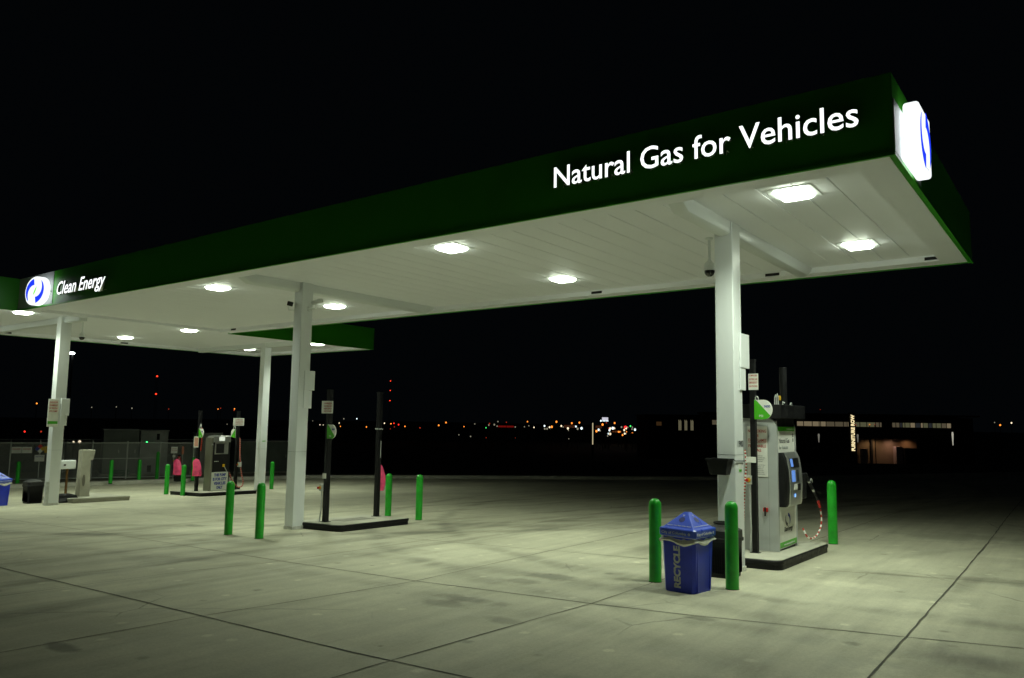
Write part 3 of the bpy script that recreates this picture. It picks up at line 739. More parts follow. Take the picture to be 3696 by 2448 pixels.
tpan(m_darkprint, 12.20, 12.30, .82, .99, 0.1174, 0.1085, 'keypad', .0145)
tpan(m_signwhite, 12.05, 12.20, .70, .78, 0.1174, 0.1184, 'receipt_slip', .016)
tpan(m_blackplastic, 12.22, 12.35, .68, .78, 0.1174, 0.1194, 'card_slot', .017)
tpan(m_blackplastic, 11.98, 12.42, .49, .66, 0.0926, 0.1053, 'lower_door', .018)
tpan(m_blueled, 12.09, 12.125, .585, .635, 0.1214, 0.1240, 'status_light', .004)
# no smoking sign on the side panel
ns = dbox(m_signwhite, -4.235, -3.925, DY0-.016, DY0-.002, .895, 1.655, 'warning_sign', s1, .004)
b = new(m_red); F = lambda x, z: on_negY(*rD(x, DY0-.018, z))
z = 1.63
for s_, h_, w_ in (('NO SMOKING', .045, .28), ('OR', .045, .05), ('OPEN FLAMES', .045, .28)):
    z -= h_*1.55; fit_text(b, s_, w_, h_, F(-4.08-w_/2, z), .012)
b.box(*[v for p in zip(rD(-4.22, DY0-.0185, 1.405), rD(-3.94, DY0-.0165, 1.410)) for v in p])
z = 1.40
for s_, w_ in (('FLAMMABLE', .27), ('GAS', .12)): z -= .066; fit_text(b, s_, w_, .045, F(-4.08-w_/2, z), .008)
b.m(m_greyprint); z -= .04
for s_ in ('STOP MOTOR', 'DO NOT DISPENSE', 'IN UNAPPROVED', 'CONTAINERS', '', 'PERSONS LIMITED', 'TO FILLING OF', 'PERMANENTLY', 'MOUNTED FUEL', 'CYLINDERS ON', 'MOTOR VEHICLES'):
    z -= .0275
    if s_: fit_text(b, s_, .014*len(s_)+.01, .014, F(-4.08-.007*len(s_), z), .0)
b.build('lettering', ns)
# red shut-off valve on the side
b = new(m_redplastic); a = rD(-3.985, DY0-.03, .38); b.box(a[0]-.015, a[0]+.055, a[1]-.02, a[1]+.02, a[2], a[2]+.06, .006)
b.m(m_blackplastic); b.box(a[0]+.012, a[0]+.03, a[1]-.045, a[1]-.02, a[2]-.06, a[2]+.07, .003); b.build('shut_off_valve', tD)
# fittings on top
b = new(m_galv)
for yy, hh in ((11.80, .15), (11.88, .17)):
    a = rD(-3.85, yy, 1.986)
    b.tube([(a[0], a[1], a[2]), (a[0], a[1], a[2]+hh*.7), (a[0]+.01, a[1]+.015, a[2]+hh), (a[0]+.015, a[1]+.035, a[2]+hh*.7), (a[0]+.015, a[1]+.035, a[2])], .009, 8)
b.build('gas_fitting', tD, smooth=True); b = new(m_galv)
a = rD(-3.80, 12.02, 1.986); b.tube([(a[0], a[1], a[2]), (a[0], a[1], a[2]+.05), (a[0]+.03, a[1], a[2]+.03)], .011, 8)
b.build('gas_fitting', tD, smooth=True); b = new(m_galv)
a = rD(-3.80, 12.42, 1.986); b.tube([(a[0], a[1]-.03, a[2]), (a[0], a[1]-.02, a[2]+.04), (a[0], a[1]+.03, a[2]+.04), (a[0], a[1]+.035, a[2])], .009, 8)
b.m(m_yellow); a = rD(-3.84, 11.99, 2.06); b.lathe([(.022, 0), (.022, .05), (.015, .07), (.001, .071)], a, 12)
b.build('gas_fitting', tD, smooth=True)
b = new(m_yellow); 
# nozzle and hose on the far side
b = new(m_blackplastic)
a = rD(-3.80, 12.66, .80); b.box(a[0]-.02, a[0]+.12, a[1]-.07, a[1]+.10, a[2]-.28, a[2]+.12, .02); b.build('nozzle_holder', tD)
b = new(m_steel); p0 = Vector(rD(-3.70, 12.76, .88)); p1 = Vector(rD(-3.62, 12.92, .62)); b.tube([p0, p0.lerp(p1, .5), p1], .02, 10)
b.m(m_blackplastic); b.tube([p0+Vector((0, 0, .03)), p0.lerp(p1, .35)], .028, 10); b.tube([p0.lerp(p1, .45), p0.lerp(p1, .85)], .026, 10)
b.m(m_steel); q = p0.lerp(p1, .45); b.tube([q, q+Vector((.02, .05, .06)), q+Vector((.03, .07, .0))], .008, 8)
b.build('nozzle', tD, smooth=True)
h1 = [rD(-3.62, 12.92, .62), rD(-3.59, 13.02, .47), rD(-3.57, 13.08, .33)]
b = new(m_blackplastic); b.tube([Vector(p) for p in h1], .017, 8); b.build('hose_cuff', tD, smooth=True)
striped_hose([rD(-3.57, 13.08, .33), rD(-3.57, 13.12, .20), rD(-3.57, 13.10, .08), rD(-3.58, 13.0, -.02), rD(-3.60, 12.86, -.085), rD(-3.62, 12.72, -.10), rD(-3.65, 12.6, -.06), rD(-3.72, 12.62, .06)], .013, tD, 'hose', m_red, m_signwhite, .09)
b = new(m_redplastic); b.tube([Vector(rD(-3.592, 13.015, .475)), Vector(rD(-3.574, 13.07, .36))], .021, 8); b.build('breakaway_coupling', tD, smooth=True)
# vent pipe behind
t = thing('vent_pipe', 'tall dark round pipe rising behind the nearest pump', 'pipe', (-4.08, 12.95, gz(-4.08, 12.95)+.13))
b = new(m_black); b.lathe([(.06, 0), (.06, 2.86), (.055, 2.865), (.05, 2.865), (.05, 2.80), (.001, 2.80)]); b.build('pipe', t, smooth=True)
b = new(m_black); b.lathe([(.10, 0), (.10, .012), (.001, .013)]); b.build('base_flange', t)

# ---------------------------------------------------------------- masts and gear on the empty island
t = mast(-12.79, 10.60, 2.74, 'black mast with white warning plate on the island without a pump', .10)
b = new(m_signwhite); b.box(-.16, .19, -.085, -.07, 2.24, 2.50, .006); b.m(m_white); b.box(-.175, -.10, -.068, -.052, 2.24, 2.50, .004); pl = b.build('warning_plate', t)
b = new(m_red)
for i, s_ in enumerate(('COMPRESSED', 'NATURAL GAS', 'EMERGENCY', 'SHUTDOWN')): fit_text(b, s_, .24, .028, on_negY(-.08, -.088, 2.435-.054*i), .0)
b.build('lettering', pl)
psi_flag(t, .055, -.09, 1.72, .268, .29)
b = new(m_signwhite); b.box(-.06, .045, -.075, -.06, .89, 1.0, .003); b.build('notice_plate', t)
estop(t, -.08, .0, .70, 1.0)
b = new(m_galv); b.tube([(-.09, -.05, .62), (-.09, -.05, .25), (-.12, -.05, .10), (-.13, -.05, 0)], .014, 8); b.build('conduit', t, smooth=True)
t = mast(-12.87, 12.10, 2.77, 'plain black mast with the pink bagged nozzle at the back of the empty island', .10)
b = new(m_galv); b.box(-.07, .07, -.06, .06, 1.93, 1.955); b.build('clamp', t)
b = new(m_galv); b.tube([(.075, 0, 1.68), (.075, 0, 1.30)], .008, 6); b.build('conduit', t)

def bag(x, y, z, w, h, rz, label):
    t = bpy.data.objects.new('nozzle_bag', None)
    b = new(m_pink); rings = []; n = 20; rnd = random.Random(int(x*-100)+3)
    for k in range(11):
        v = k/10; rr = (w/2)*(1.08-.10*v-.30*v*v)*(1 if v < .84 else max(.05, 1-((v-.84)/.16)**2*.9))*(.93 if k == 0 else 1); R = []
        for i in range(n):
            a = 2*math.pi*i/n; q = rr*(1+.16*math.sin(5*a+v*3)+.07*math.sin(9*a-v*7)+rnd.uniform(-.04, .04))
            R.append((q*math.cos(a)+.02*math.sin(v*5), q*.42*math.sin(a)+.01*math.cos(7*v), v*h))
        rings.append(R)
    b.loft(rings); o = b.build('nozzle_bag', smooth=True); o.location = (x, y, z); o.rotation_euler = (0, 0, rz)
    bpy.data.objects.remove(t)
    tag(o, label, 'bag', 'bright pink bags over unused nozzles')
    return o
bag(-12.90, 12.22, .06, .20, .60, math.radians(80), 'bright pink bag hanging from the mast on the empty island')
bag(-12.99, 12.22, .07, .13, .24, math.radians(30), 'small pink bag flap left of the back mast on the empty island')

# ---------------------------------------------------------------- recycling bins
def recycling_bin(x, y, rz, label):
    t = thing('recycling_bin', label, 'recycling bin', (x, y, gz(x, y)), rz, 'blue recycling bins')
    def sq(hx, z, c=.03): return [(a*hx + (-c if a > 0 else c)*(1 if k else 0), b_*hx + (-c if b_ > 0 else c)*(0 if k else 1), z) for a, b_, k in ((1, -1, 1), (1, -1, 0), (1, 1, 0), (1, 1, 1), (-1, 1, 1), (-1, 1, 0), (-1, -1, 0), (-1, -1, 1))]
    b = new(m_blue); b.loft([sq(.186, .0), sq(.190, .02), sq(.209, .60), sq(.209, .62)])
    for a in (-.13, .13):   # ribs near the corners
        b.box(.165, .206, a-.012, a+.012, .03, .56, .004); 
    b.build('bin_body', t, smooth=30)
    b = new(m_liner); rnd = random.Random(3); rings = []
    for k in range(5):
        v = k/4; R = []; hz = .215 + .012*math.sin(v*6)
        for i in range(40):
            s = i/40*4; sd = int(s); f = s-sd
            p = [(-1+2*f, -1), (1, -1+2*f), (1-2*f, 1), (-1, 1-2*f)][sd]
            low = .022*math.sin(f*math.pi*2.3+sd)*(1-v) + rnd.uniform(-.006, .006)
            R.append((p[0]*hz*(1+rnd.uniform(-.012, .02)), p[1]*hz*(1+rnd.uniform(-.012, .02)), .553+low+v*.085))
        rings.append(R)
    b.loft(rings, False); b.build('bin_liner', t, smooth=True)
    b = new(m_bluelid); b.loft([sq(.225, .63, .02), sq(.230, .64, .02), sq(.230, .712, .02), sq(.222, .722, .02)]); lid = b.build('lid', t, smooth=30)
    b = new(m_bluelid); b.loft([sq(.208, .722, .01), sq(.19, .733, .01), sq(.034, .888, .008), sq(.03, .892, .008)]); pyr = b.build('pyramid_top', t)
    # apertures, print
    sl = math.atan2(.155, .156)
    for k in range(4):
        R = Matrix.Rotation(k*math.pi/2, 4, 'Z')
        # face frame: local x along side, y up the slope, z outward, for the -Y side
        F = R @ Matrix.Translation((0, -.19, .733)) @ Matrix.Rotation(sl, 4, 'X')
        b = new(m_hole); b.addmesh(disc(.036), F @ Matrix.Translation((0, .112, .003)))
        b.m(m_bluelid); b.addmesh(ringm(.036, .041), F @ Matrix.Translation((0, .112, .004)))
        b.build('opening', pyr)
        b = new(m_letterwhite)
        fit_text(b, 'Aluminum Cans, Plastic & Glass Bottles', .30, .012, F @ Matrix.Translation((-.15, .018, .003)), .01)
        b.addmesh(ringm(.009, .016, 3), F @ Matrix.Translation((0, .175, .004))); b.build('lettering', pyr)
        b = new(m_letterwhite if k == 1 else m_lettergrey)
        G_ = R @ on_negY(-.19, -.2315, .658); fit_text(b, 'City of Columbia', .31, .03, G_, .006)
        b.addmesh(ringm(.006, .015, 12), G_ @ Matrix.Translation((.345, .012, 0))); b.build('lettering', lid)
    b = new(m_lettergrey)   # RECYCLE reading upwards on the left face
    me = text_mesh('RECYCLE', .078, .002, .05); w = text_w(me); me.transform(Matrix.Diagonal((.475/w, 1, 1, 1)))
    tilt = math.atan2(.019, .58)
    for k in (0,):
        F = Matrix.Translation((.022, -.1935, .05)) @ Matrix.Rotation(tilt, 4, 'X') @ Matrix.Rotation(math.pi/2, 4, 'X') @ Matrix.Rotation(math.pi/2, 4, 'Z')
        b.addmesh(me, F)
    b.build('lettering', t)
    return t
def disc(r, n=20):
    me = bpy.data.meshes.new('d'); me.from_pydata([(r*math.cos(2*math.pi*i/n), r*math.sin(2*math.pi*i/n), 0) for i in range(n)], [], [list(range(n))]); return me
def ringm(a, b_, n=20):
    v = []; f = []
    for i in range(n): c, s = math.cos(2*math.pi*i/n+.5), math.sin(2*math.pi*i/n+.5); v += [(a*c, a*s, 0), (b_*c, b_*s, 0)]
    for i in range(n): j_ = (i+1) % n; f.append((2*i, 2*i+1, 2*j_+1, 2*j_))
    me = bpy.data.meshes.new('r'); me.from_pydata(v, [], f); return me
rb = recycling_bin(-3.915, 8.72, math.radians(-7), 'blue recycling bin with pyramid lid in front of the nearest column'); rb.scale = (1.07, 1.07, 1.02)
rb2 = dup(rb, (-25.12, 8.90, gz(-25.12, 8.90)), 'blue recycling bin cut off by the left picture edge', math.radians(28)); rb2.scale = (1.12, 1.12, 1.05)

# ---------------------------------------------------------------- litter bins
def litter_bin(x, y, label, ring=True, k=1.0):
    t = thing('litter_bin', label, 'litter bin', (x, y, gz(x, y)), 0, 'black litter bins')
    def oct_(h, z, c=.05): return [(h, -h+c, z), (h, h-c, z), (h-c, h, z), (-h+c, h, z), (-h, h-c, z), (-h, -h+c, z), (-h+c, -h, z), (h-c, -h, z)]
    b = new(m_blackplastic); b.loft([oct_(.185, 0), oct_(.19, .02), oct_(.21, .50)])
    for s_ in (-1, 1):
        for i in range(11):
            u_ = -.15+.03*i
            b.box(u_-.006, u_+.006, -.205*1.0, -.19, .06, .46); b.box(.19, .205, u_-.006, u_+.006, .06, .46)
    b.build('bin_body', t)
    b = new(m_blackplastic); b.loft([oct_(.222, .46), oct_(.226, .47), oct_(.226, .50), oct_(.215, .51)]); b.build('rim', t)
    b = new(mat('lid_plastic', (.018, .018, .018), .5, 0, .3, 10)); b.loft([oct_(.215, .511), oct_(.213, .60), oct_(.11, .66, .04), oct_(.10, .662, .04)]); lid = b.build('lid', t)
    if ring:
        b = new(m_black); b.tube([(.10*math.cos(a*math.pi/12), .10*math.sin(a*math.pi/12), .685) for a in range(24)], .014, 8, True); b.build('opening_ring', lid, smooth=True)
    t.scale = (k, k, k); return t
litter_bin(-3.97, 9.93, 'black ribbed litter bin between the nearest column and the blue bin')
litter_bin(-25.32, 9.92, 'black square litter bin left of the leftmost column', False, 1.06)

# ---------------------------------------------------------------- squeegee bucket strapped to column 1
t = thing('squeegee_bucket', 'black squeegee bucket strapped to the nearest white column', 'bucket', (-4.06, 10.10, 1.0))
b = new(m_blackplastic)
def rc(hx, hy, z, cx=0): return [(cx-hx, -hy, z), (cx+hx, -hy, z), (cx+hx, hy, z), (cx-hx, hy, z)]
b.loft([rc(.115, .075, 0), rc(.15, .10, .195), rc(.165, .112, .196), rc(.165, .112, .215), rc(.145, .095, .214), rc(.11, .07, .03)]); b.build('bucket_body', t)
b = new(m_black); b.tube([(.165, .10, .19), (.187, .105, .185), (.187, .45, .175)], .006, 6); b.tube([(-.10, .113, .19), (-.10, .118, .185)], .006, 6); b.build('strap', t)

# ---------------------------------------------------------------- city pump on the far island
X3 = -24.95
zI = gz(X3, 15.6)+.125
tm1 = mast(-25.0, 14.98, 2.80, 'black mast with pink bag left of the city pump', .10, .12)
psi_flag(tm1, .06, -.06, 1.86, .30, .32)
b = new(m_galv); b.tube([(.10, -.05, 2.2), (.12, -.05, 2.28), (.16, -.05, 2.33), (.19, -.05, 2.28), (.19, -.05, 2.2)], .015, 6); b.build('lifting_hook', tm1, smooth=True)
b = new(m_signwhite); b.box(.052, .06, -.22, -.04, 1.52, 1.90); b.m(m_salmon); b.box(.0605, .062, -.20, -.06, 1.56, 1.86); b.build('warning_plate', tm1)
b = new(m_red); b.tube([(.06, .05, 2.2), (.10, .05, 1.8), (.08, .05, 1.4)], .02, 6); b.build('hose', tm1)
tm2 = mast(-25.0, 16.50, 2.84, 'black mast with hanging hose right of the city pump', .10, .12)
b = new(m_signwhite); b.box(.06, .075, -.25, .20, 2.30, 2.58, .01); pl = b.build('warning_plate', tm2)
b = new(m_red)
for i, s_ in enumerate(('COMPRESSED', 'NATURAL GAS', 'EMERGENCY', 'SHUTDOWN')): fit_text(b, s_, .30, .028, on_posX(.077, -.16, 2.51-.054*i), .0)
b.build('lettering', pl)
fl = psi_flag(tm2, -.02, -.08, 1.86, .28, .32, mirror=True)
b = new(m_galv); b.tube([(-.15, -.08, 2.18), (-.14, -.08, 2.26), (-.09, -.08, 2.30), (-.04, -.08, 2.26), (-.03, -.08, 2.18)], .015, 6); b.build('lifting_hook', tm2, smooth=True)
striped_hose([(.10, .03, 1.86), (.10, .06, 1.6), (.10, .07, 1.3), (.10, .10, 1.0), (.11, .16, .6), (.12, .24, .30), (.13, .20, .12), (.14, .02, .10), (.13, -.15, .28), (.12, -.28, .48), (.11, -.42, .80), (.10, -.47, .93)], .022, tm2, 'hose', m_red, mat('pale_hose_guard', (.55, .30, .26), .5), .07)
b = new(m_black); b.box(-.13, .13, -.10, .13, .0, .10, .01); b.build('base_shroud', tm2)
estop(tm2, .12, .12, .90, 1.2)
# body
tP = thing('fuel_dispenser', 'grey pump with a sign reading This Pump is for City Vehicles Only', 'fuel pump', (X3, 15.72, zI))
b = new(mat('bronze_steel', (.22, .22, .17), .35, .5, .03, 4)); b.box(-.12, .275, -.44, -.372, 0, 1.86, .01); b.build('side_column', tP)
for ya, yb in ((-.370, -.30), (.235, .31)): b = new(m_black); b.box(-.10, .262, ya, yb, .0, 1.84, .006); b.build('upright', tP)
b = new(m_steel); b.box(-.12, .285, -.365, .305, 1.70, 1.92, .01); hd = b.build('header', tP)
b = new(emit('header_glow', (.9, 1, .85), .55)); b.box(.286, .289, -.16, .06, 1.75, 1.89); b.build('light_panel', hd)
b = new(m_steel); b.box(-.10, .262, -.298, .233, 1.28, 1.697, .004); fr = b.build('display_frame', tP)
b = new(m_blackplastic); b.box(.263, .268, -.25, .06, 1.32, 1.64); b.build('display', fr)
b = new(m_blackplastic); b.box(-.10, .255, -.298, .233, .66, 1.278); pn = b.build('valve_panel', tP)
for i in range(3): b = new(m_signwhite); b.box(.256, .259, -.29+.06*i, -.25+.06*i, 1.02, 1.045); b.build('button', pn)
b = new(m_yellow); b.box(.256, .31, .03, .10, .83, .93, .01); b.build('yellow_handle', pn)
b = new(m_steel); b.tube([(.30, .08, .85), (.32, .15, .72), (.31, .21, .62)], .014, 6); b.build('lever', pn)
b = new(mat('city_sign_face', (.66, .68, .60), .4)); b.box(-.10, .285, -.385, .26, .02, .655, .008); sg_ = b.build('front_sign', tP)
b = new(m_blueprint)
for i, (s_, w_) in enumerate((('THIS PUMP', .46), ('IS FOR CITY', .54), ('VEHICLES', .46), ('ONLY', .24))):
    fit_text(b, s_, w_, .098, on_posX(.287, -.06-w_/2, .515-.145*i), .05)
b.build('lettering', sg_)
b = new(m_letterwhite); fit_text(b, '0 0', .05, .055, on_posX(.278, -.43, 1.60), .02); b.build('lettering', tP)
bag(-24.85, 14.86, gz(-25, 14.8)+.12+.54, .27, .60, math.radians(40), 'bright pink bag on the mast left of the city pump')

# ---------------------------------------------------------------- pedestal, box on stand
t = thing('reader_pedestal', 'tall tapered concrete coloured pedestal on the bare pad', 'pedestal', (-25.25, 11.30, gz(-25.25, 11.3)+.134))
b = new(m_stone); b.loft([[(-.15, -.15, 0), (.15, -.15, 0), (.15, .15, 0), (-.15, .15, 0)], [(-.13, -.135, 1.12), (.13, -.135, 1.12), (.13, .13, 1.12), (-.13, .13, 1.12)]]); b.build('pedestal_shaft', t)
b = new(m_stone); b.loft([[(-.13, -.136, 1.12), (.132, -.136, 1.12), (.132, .20, 1.12), (-.13, .20, 1.12)], [(-.13, -.136, 1.42), (.132, -.136, 1.42), (.132, .25, 1.42), (-.13, .25, 1.42)], [(-.11, -.12, 1.44), (.11, -.12, 1.44), (.11, .23, 1.44), (-.11, .23, 1.44)]]); b.build('pedestal_head', t)
b = new(mat('aged_recess', (.15, .14, .11), .9)); b.prism([(-.05+.045*math.cos(a*math.pi/8), .50+.18*math.sin(a*math.pi/8)) for a in range(16)], .143, .149, 'x'); b.build('access_cover', t)
t = thing('meter_box', 'white box on a rusty post with a black weighted foot', 'meter box', (-24.95, 10.68, gz(-24.95, 10.68)))
b = new(m_white); b.box(-.12, .12, -.26, .20, 1.00, 1.26, .03); bx_ = b.build('housing', t)
b = new(m_blackplastic); b.box(.121, .126, -.16, -.10, 1.10, 1.15); b.build('keyhole', bx_)
b = new(m_rust); b.tube([(0, 0, .2), (0, 0, 1.02)], .035, 10); b.build('post', t)
b = new(m_blackplastic); b.loft([rc(.28, .32, 0), rc(.30, .34, .06), rc(.24, .26, .15), rc(.22, .22, .22), rc(.10, .10, .26)]); b.build('weighted_foot', t)

# ---------------------------------------------------------------- fence compound
def chain_mat():
    m = bpy.data.materials.new('chain_link_mesh'); m.use_nodes = True; n = m.node_tree; L = n.links.new
    b = n.nodes['Principled BSDF']; b.inputs['Base Color'].default_value = (.46, .48, .46, 1); b.inputs['Metallic'].default_value = .1; b.inputs['Roughness'].default_value = .5
    tc = n.nodes.new('ShaderNodeTexCoord'); facs = []
    for sg in (1, -1):
        mp = n.nodes.new('ShaderNodeMapping'); mp.inputs['Rotation'].default_value = (0, math.radians(45*sg), 0); L(tc.outputs['Object'], mp.inputs[0])
        sx = n.nodes.new('ShaderNodeSeparateXYZ'); L(mp.outputs[0], sx.inputs[0])
        m1 = n.nodes.new('ShaderNodeMath'); m1.operation = 'MULTIPLY'; m1.inputs[1].default_value = 1/.055; L(sx.outputs[0], m1.inputs[0])
        m2 = n.nodes.new('ShaderNodeMath'); m2.operation = 'FRACT'; L(m1.outputs[0], m2.inputs[0])
        m3 = n.nodes.new('ShaderNodeMath'); m3.operation = 'LESS_THAN'; m3.inputs[1].default_value = .13; L(m2.outputs[0], m3.inputs[0]); facs.append(m3.outputs[0])
    mx_ = n.nodes.new('ShaderNodeMath'); mx_.operation = 'MAXIMUM'; L(facs[0], mx_.inputs[0]); L(facs[1], mx_.inputs[1]); L(mx_.outputs[0], b.inputs['Alpha'])
    return m
m_chain = chain_mat()
def fence_panel(p0, p1, label, kind='fence', name='chain_link_fence', h=1.76, mid=False, bottom=True, group=None, lift=.10):
    d = Vector((p1[0]-p0[0], p1[1]-p0[1])); L_ = d.length; a = math.atan2(d.y, d.x)
    t = thing(name, label, kind, (p0[0], p0[1], gz(*p0)+lift), a, group)
    dz = gz(*p1)-gz(*p0)
    sh = lambda x: dz*x/L_
    b = new(m_galv); b.tube([(0, 0, h-.03), (L_, 0, h-.03+dz)], .026, 8)
    if bottom: b.tube([(0, 0, .08), (L_, 0, .08+dz)], .022, 8)
    if mid: b.tube([(0, 0, h*.56), (L_, 0, h*.56+dz)], .02, 8)
    b.build('rail', t, smooth=True)
    for x in (0.0, L_):
        b = new(m_galv); b.tube([(x, 0, -.1+sh(x)), (x, 0, h+.06+sh(x))], .035, 10); b.build('post', t, smooth=True)
    n = max(1, int(L_/2.6))
    for i in range(1, n):
        if mid: break
        x = L_*i/n; b = new(m_galv); b.tube([(x, 0, -.1+sh(x)), (x, 0, h+sh(x))], .028, 8); b.build('post', t, smooth=True)
    b = new(m_chain); v = [b.bm.verts.new(q) for q in ((.03, .0, .06), (L_-.03, .0, .06+dz), (L_-.03, .0, h-.05+dz), (.03, .0, h-.05))]; b.bm.faces.new(v); b.build('mesh', t)
    return t
FG = 'chain link fence around the equipment yard'
FA = [(-41.6, 8.2), (-38.05, 17.36), (-37.51, 18.75), (-36.98, 20.11), (-36.41, 21.58)]
fence_panel(FA[0], FA[1], 'chain link fence run left of the gates carrying warning signs', group=FG)
fence_panel(FA[1], FA[2], 'chain link gate, left leaf of the pair', 'gate', 'chain_link_gate', mid=True, group=FG)
fence_panel(FA[2], FA[3], 'chain link gate, right leaf of the pair', 'gate', 'chain_link_gate', mid=True, group=FG)
fence_panel(FA[3], FA[4], 'short chain link fence between the gates and the city pump', group=FG)
fence_panel((-54, 14), (-42, 29.5), 'rear chain link fence beyond the cabinets', h=2.0, bottom=False, group=FG)

def cabinet(x, y, rz, w, d, h, label, mt, extras=0):
    t = thing('equipment_cabinet', label, 'cabinet', (x, y, gz(x, y)+.10), rz, 'equipment cabinets in the yard')
    b = new(mt); b.box(-w/2, w/2, -d/2, d/2, .12, h, .01); bd = b.build('cabinet_body', t)
    b = new(m_kerb); b.box(-w/2-.1, w/2+.1, -d/2-.1, d/2+.1, -.1, .118); b.build('plinth', t)
    n = 2 if w > 1.6 else 1
    for i in range(n):
        x0 = -w/2+.06+(w-.12)/n*i; b = new(mt); b.box(x0+.02, x0+(w-.12)/n-.02, -d/2-.02, -d/2-.002, .2, h-.12, .008); dr = b.build('door', t)
        b = new(m_galv); b.box(x0+(w-.12)/n-.12, x0+(w-.12)/n-.08, -d/2-.05, -d/2-.021, h*.5, h*.5+.18); b.build('handle', dr)
    b = new(m_cab); b.box(-w/2-.04, w/2+.04, -d/2-.06, d/2+.04, h+.002, h+.06, .01); b.build('top_cover', t)
    if extras:
        b = new(m_greenled); b.box(-w/2+.28, -w/2+.34, -d/2-.03, -d/2-.0205, h*.74, h*.74+.06); b.build('green_indicator', t)
        b = new(m_blackplastic); b.box(.1, .25, -d/2-.04, -d/2-.0205, h*.80, h*.94); b.box(-.3, -.1, -d/2-.04, -d/2-.0205, .2, .55); b.build('vent', t)
    return t
fa = math.atan2(9.4, 3.6)
def cab_on_line(p0, p1, d, h, label, mt, extras=0):
    w = math.hypot(p1[0]-p0[0], p1[1]-p0[1]); a = math.atan2(p1[1]-p0[1], p1[0]-p0[0])
    mx_, my_ = (p0[0]+p1[0])/2-math.sin(a)*d/2, (p0[1]+p1[1])/2+math.cos(a)*d/2
    return cabinet(mx_, my_, a, w, d, h, label, mt, extras)
cab_on_line((-42.18, 19.78), (-41.57, 21.37), 1.6, 2.46, 'dark grey equipment cabinet behind the left gate', m_cabdark)
cab_on_line((-41.53, 21.45), (-41.04, 22.75), 1.2, 2.42, 'lighter grey cabinet with a green light behind the right gate', m_cab, 1)
cab_on_line((-40.52, 24.09), (-40.0, 25.4), 1.0, 2.28, 'grey cabinet partly hidden behind the city pump', m_cab)
cab_on_line((-39.66, 26.3), (-38.6, 29.0), 2.0, 1.85, 'low dark green container right of the city pump', m_cabdark)
# signs on the fence
def fsign(u, z, w, h, mt, label, rows=(), diamond=False, post=None):
    """u = metres along the left fence run"""
    d = (Vector(FA[1])-Vector(FA[0])).normalized(); a = math.atan2(d.y, d.x); p = Vector(FA[0])+d*u
    t = thing('warning_sign', label, 'sign', (p.x+.05*math.sin(a), p.y-.05*math.cos(a), z), a)
    b = new(mt); b.box(0, w, -.02, -.005, 0, h, .004); pl = b.build('sign_plate', t)
    return t, pl
def printed(pl, rows, mt, w, h):
    b = new(mt); z = h*.86
    for s_, k in rows:
        z -= h*k; fit_text(b, s_, w*.8, h*k*.8, on_negY(w*.1, -.022, z), .01)
        z -= h*k*.4
    b.build('lettering', pl)
LF = (Vector(FA[1])-Vector(FA[0])).length
t, pl = fsign(LF-3.24, -.155, .385, .283, m_signwhite, 'white sign with red DANGER header, leftmost on the fence'); printed(pl, (('DANGER', .3),), m_red, .385, .283)
t, pl = fsign(LF-2.84, -.155, .385, .283, m_signwhite, 'white sign with red header next to the coloured diamond'); printed(pl, (('DANGER', .3),), m_red, .385, .283)
t, pl = fsign(LF-1.97, -.145, .50, .30, m_yellow, 'yellow caution sign right of the coloured diamond'); printed(pl, (('CAUTION', .3),), m_darkprint, .50, .30)
# NFPA style diamond on its own post
sx_, sy_ = -38.75, 15.34
t = thing('hazard_sign_post', 'post with a blue red yellow and white diamond sign above a white plate', 'sign', (sx_, sy_, gz(sx_, sy_)+.1), math.atan2(9.0, 3.7))
b = new(m_galv); b.tube([(0, .03, -.1), (0, .03, 1.85)], .025, 8); b.build('post', t, smooth=True)
for nm, mt, cx, cz in (('red_quarter', m_redplastic, 0, .11), ('blue_quarter', m_blueprint, -.11, 0), ('yellow_quarter', m_yellow, .11, 0), ('white_quarter', m_signwhite, 0, -.11)):
    b = new(mt); b.prism([(cx-.107, 1.46+cz), (cx, 1.46+cz-.107), (cx+.107, 1.46+cz), (cx, 1.46+cz+.107)], -.02, 0, 'y'); b.build('diamond_quarter', t)
b = new(m_signwhite); b.box(-.195, .195, -.02, 0, .88, 1.18, .006); pl = b.build('sign_plate', t)
b = new(m_blueprint); fit_text(b, 'NOTICE', .30, .07, on_negY(-.15, -.022, 1.07), .01); b.build('lettering', pl)
# stop-button post by gate
t = thing('stop_button_post', 'white warning plate over a small stop button post before the fence', 'post', (-36.65, 20.66, gz(-36.65, 20.66)+.1), math.atan2(9.0, 3.7))
b = new(m_galv); b.tube([(0, 0, -.1), (.03, 0, .5), (0, 0, .75), (0, 0, 1.30)], .025, 8); b.build('post', t, smooth=True)
b = new(m_signwhite); b.box(-.15, .15, -.05, -.035, 1.22, 1.54, .006); pl = b.build('sign_plate', t)
b = new(m_red)
for i, s_ in enumerate(('EMERGENCY', 'SHUTDOWN')): fit_text(b, s_, .24, .04, on_negY(-.12, -.052, 1.43-.09*i), .0)
b.build('lettering', pl)
b = new(m_signwhite); b.box(-.07, .07, -.05, -.035, 1.02, 1.14, .006); b.build('notice_plate', t)
b = new(m_yellow); b.lathe([(.04, .82), (.04, .88), (.001, .885)], n=12); b.build('stop_button', t, smooth=True)
t = thing('marker_sign', 'narrow upright orange and white sign beside the stop button post', 'sign', (-36.48, 21.02, gz(-36.5, 21)+.1), math.atan2(9.0, 3.7))
b = new(mat('salmon_sign', (.70, .25, .15), .5)); b.box(-.05, .05, -.02, 0, 1.17, 1.56, .004); b.build('sign_plate', t)
b = new(m_galv); b.tube([(0, .02, -.1), (0, .02, 1.56)], .015, 6); b.build('post', t)
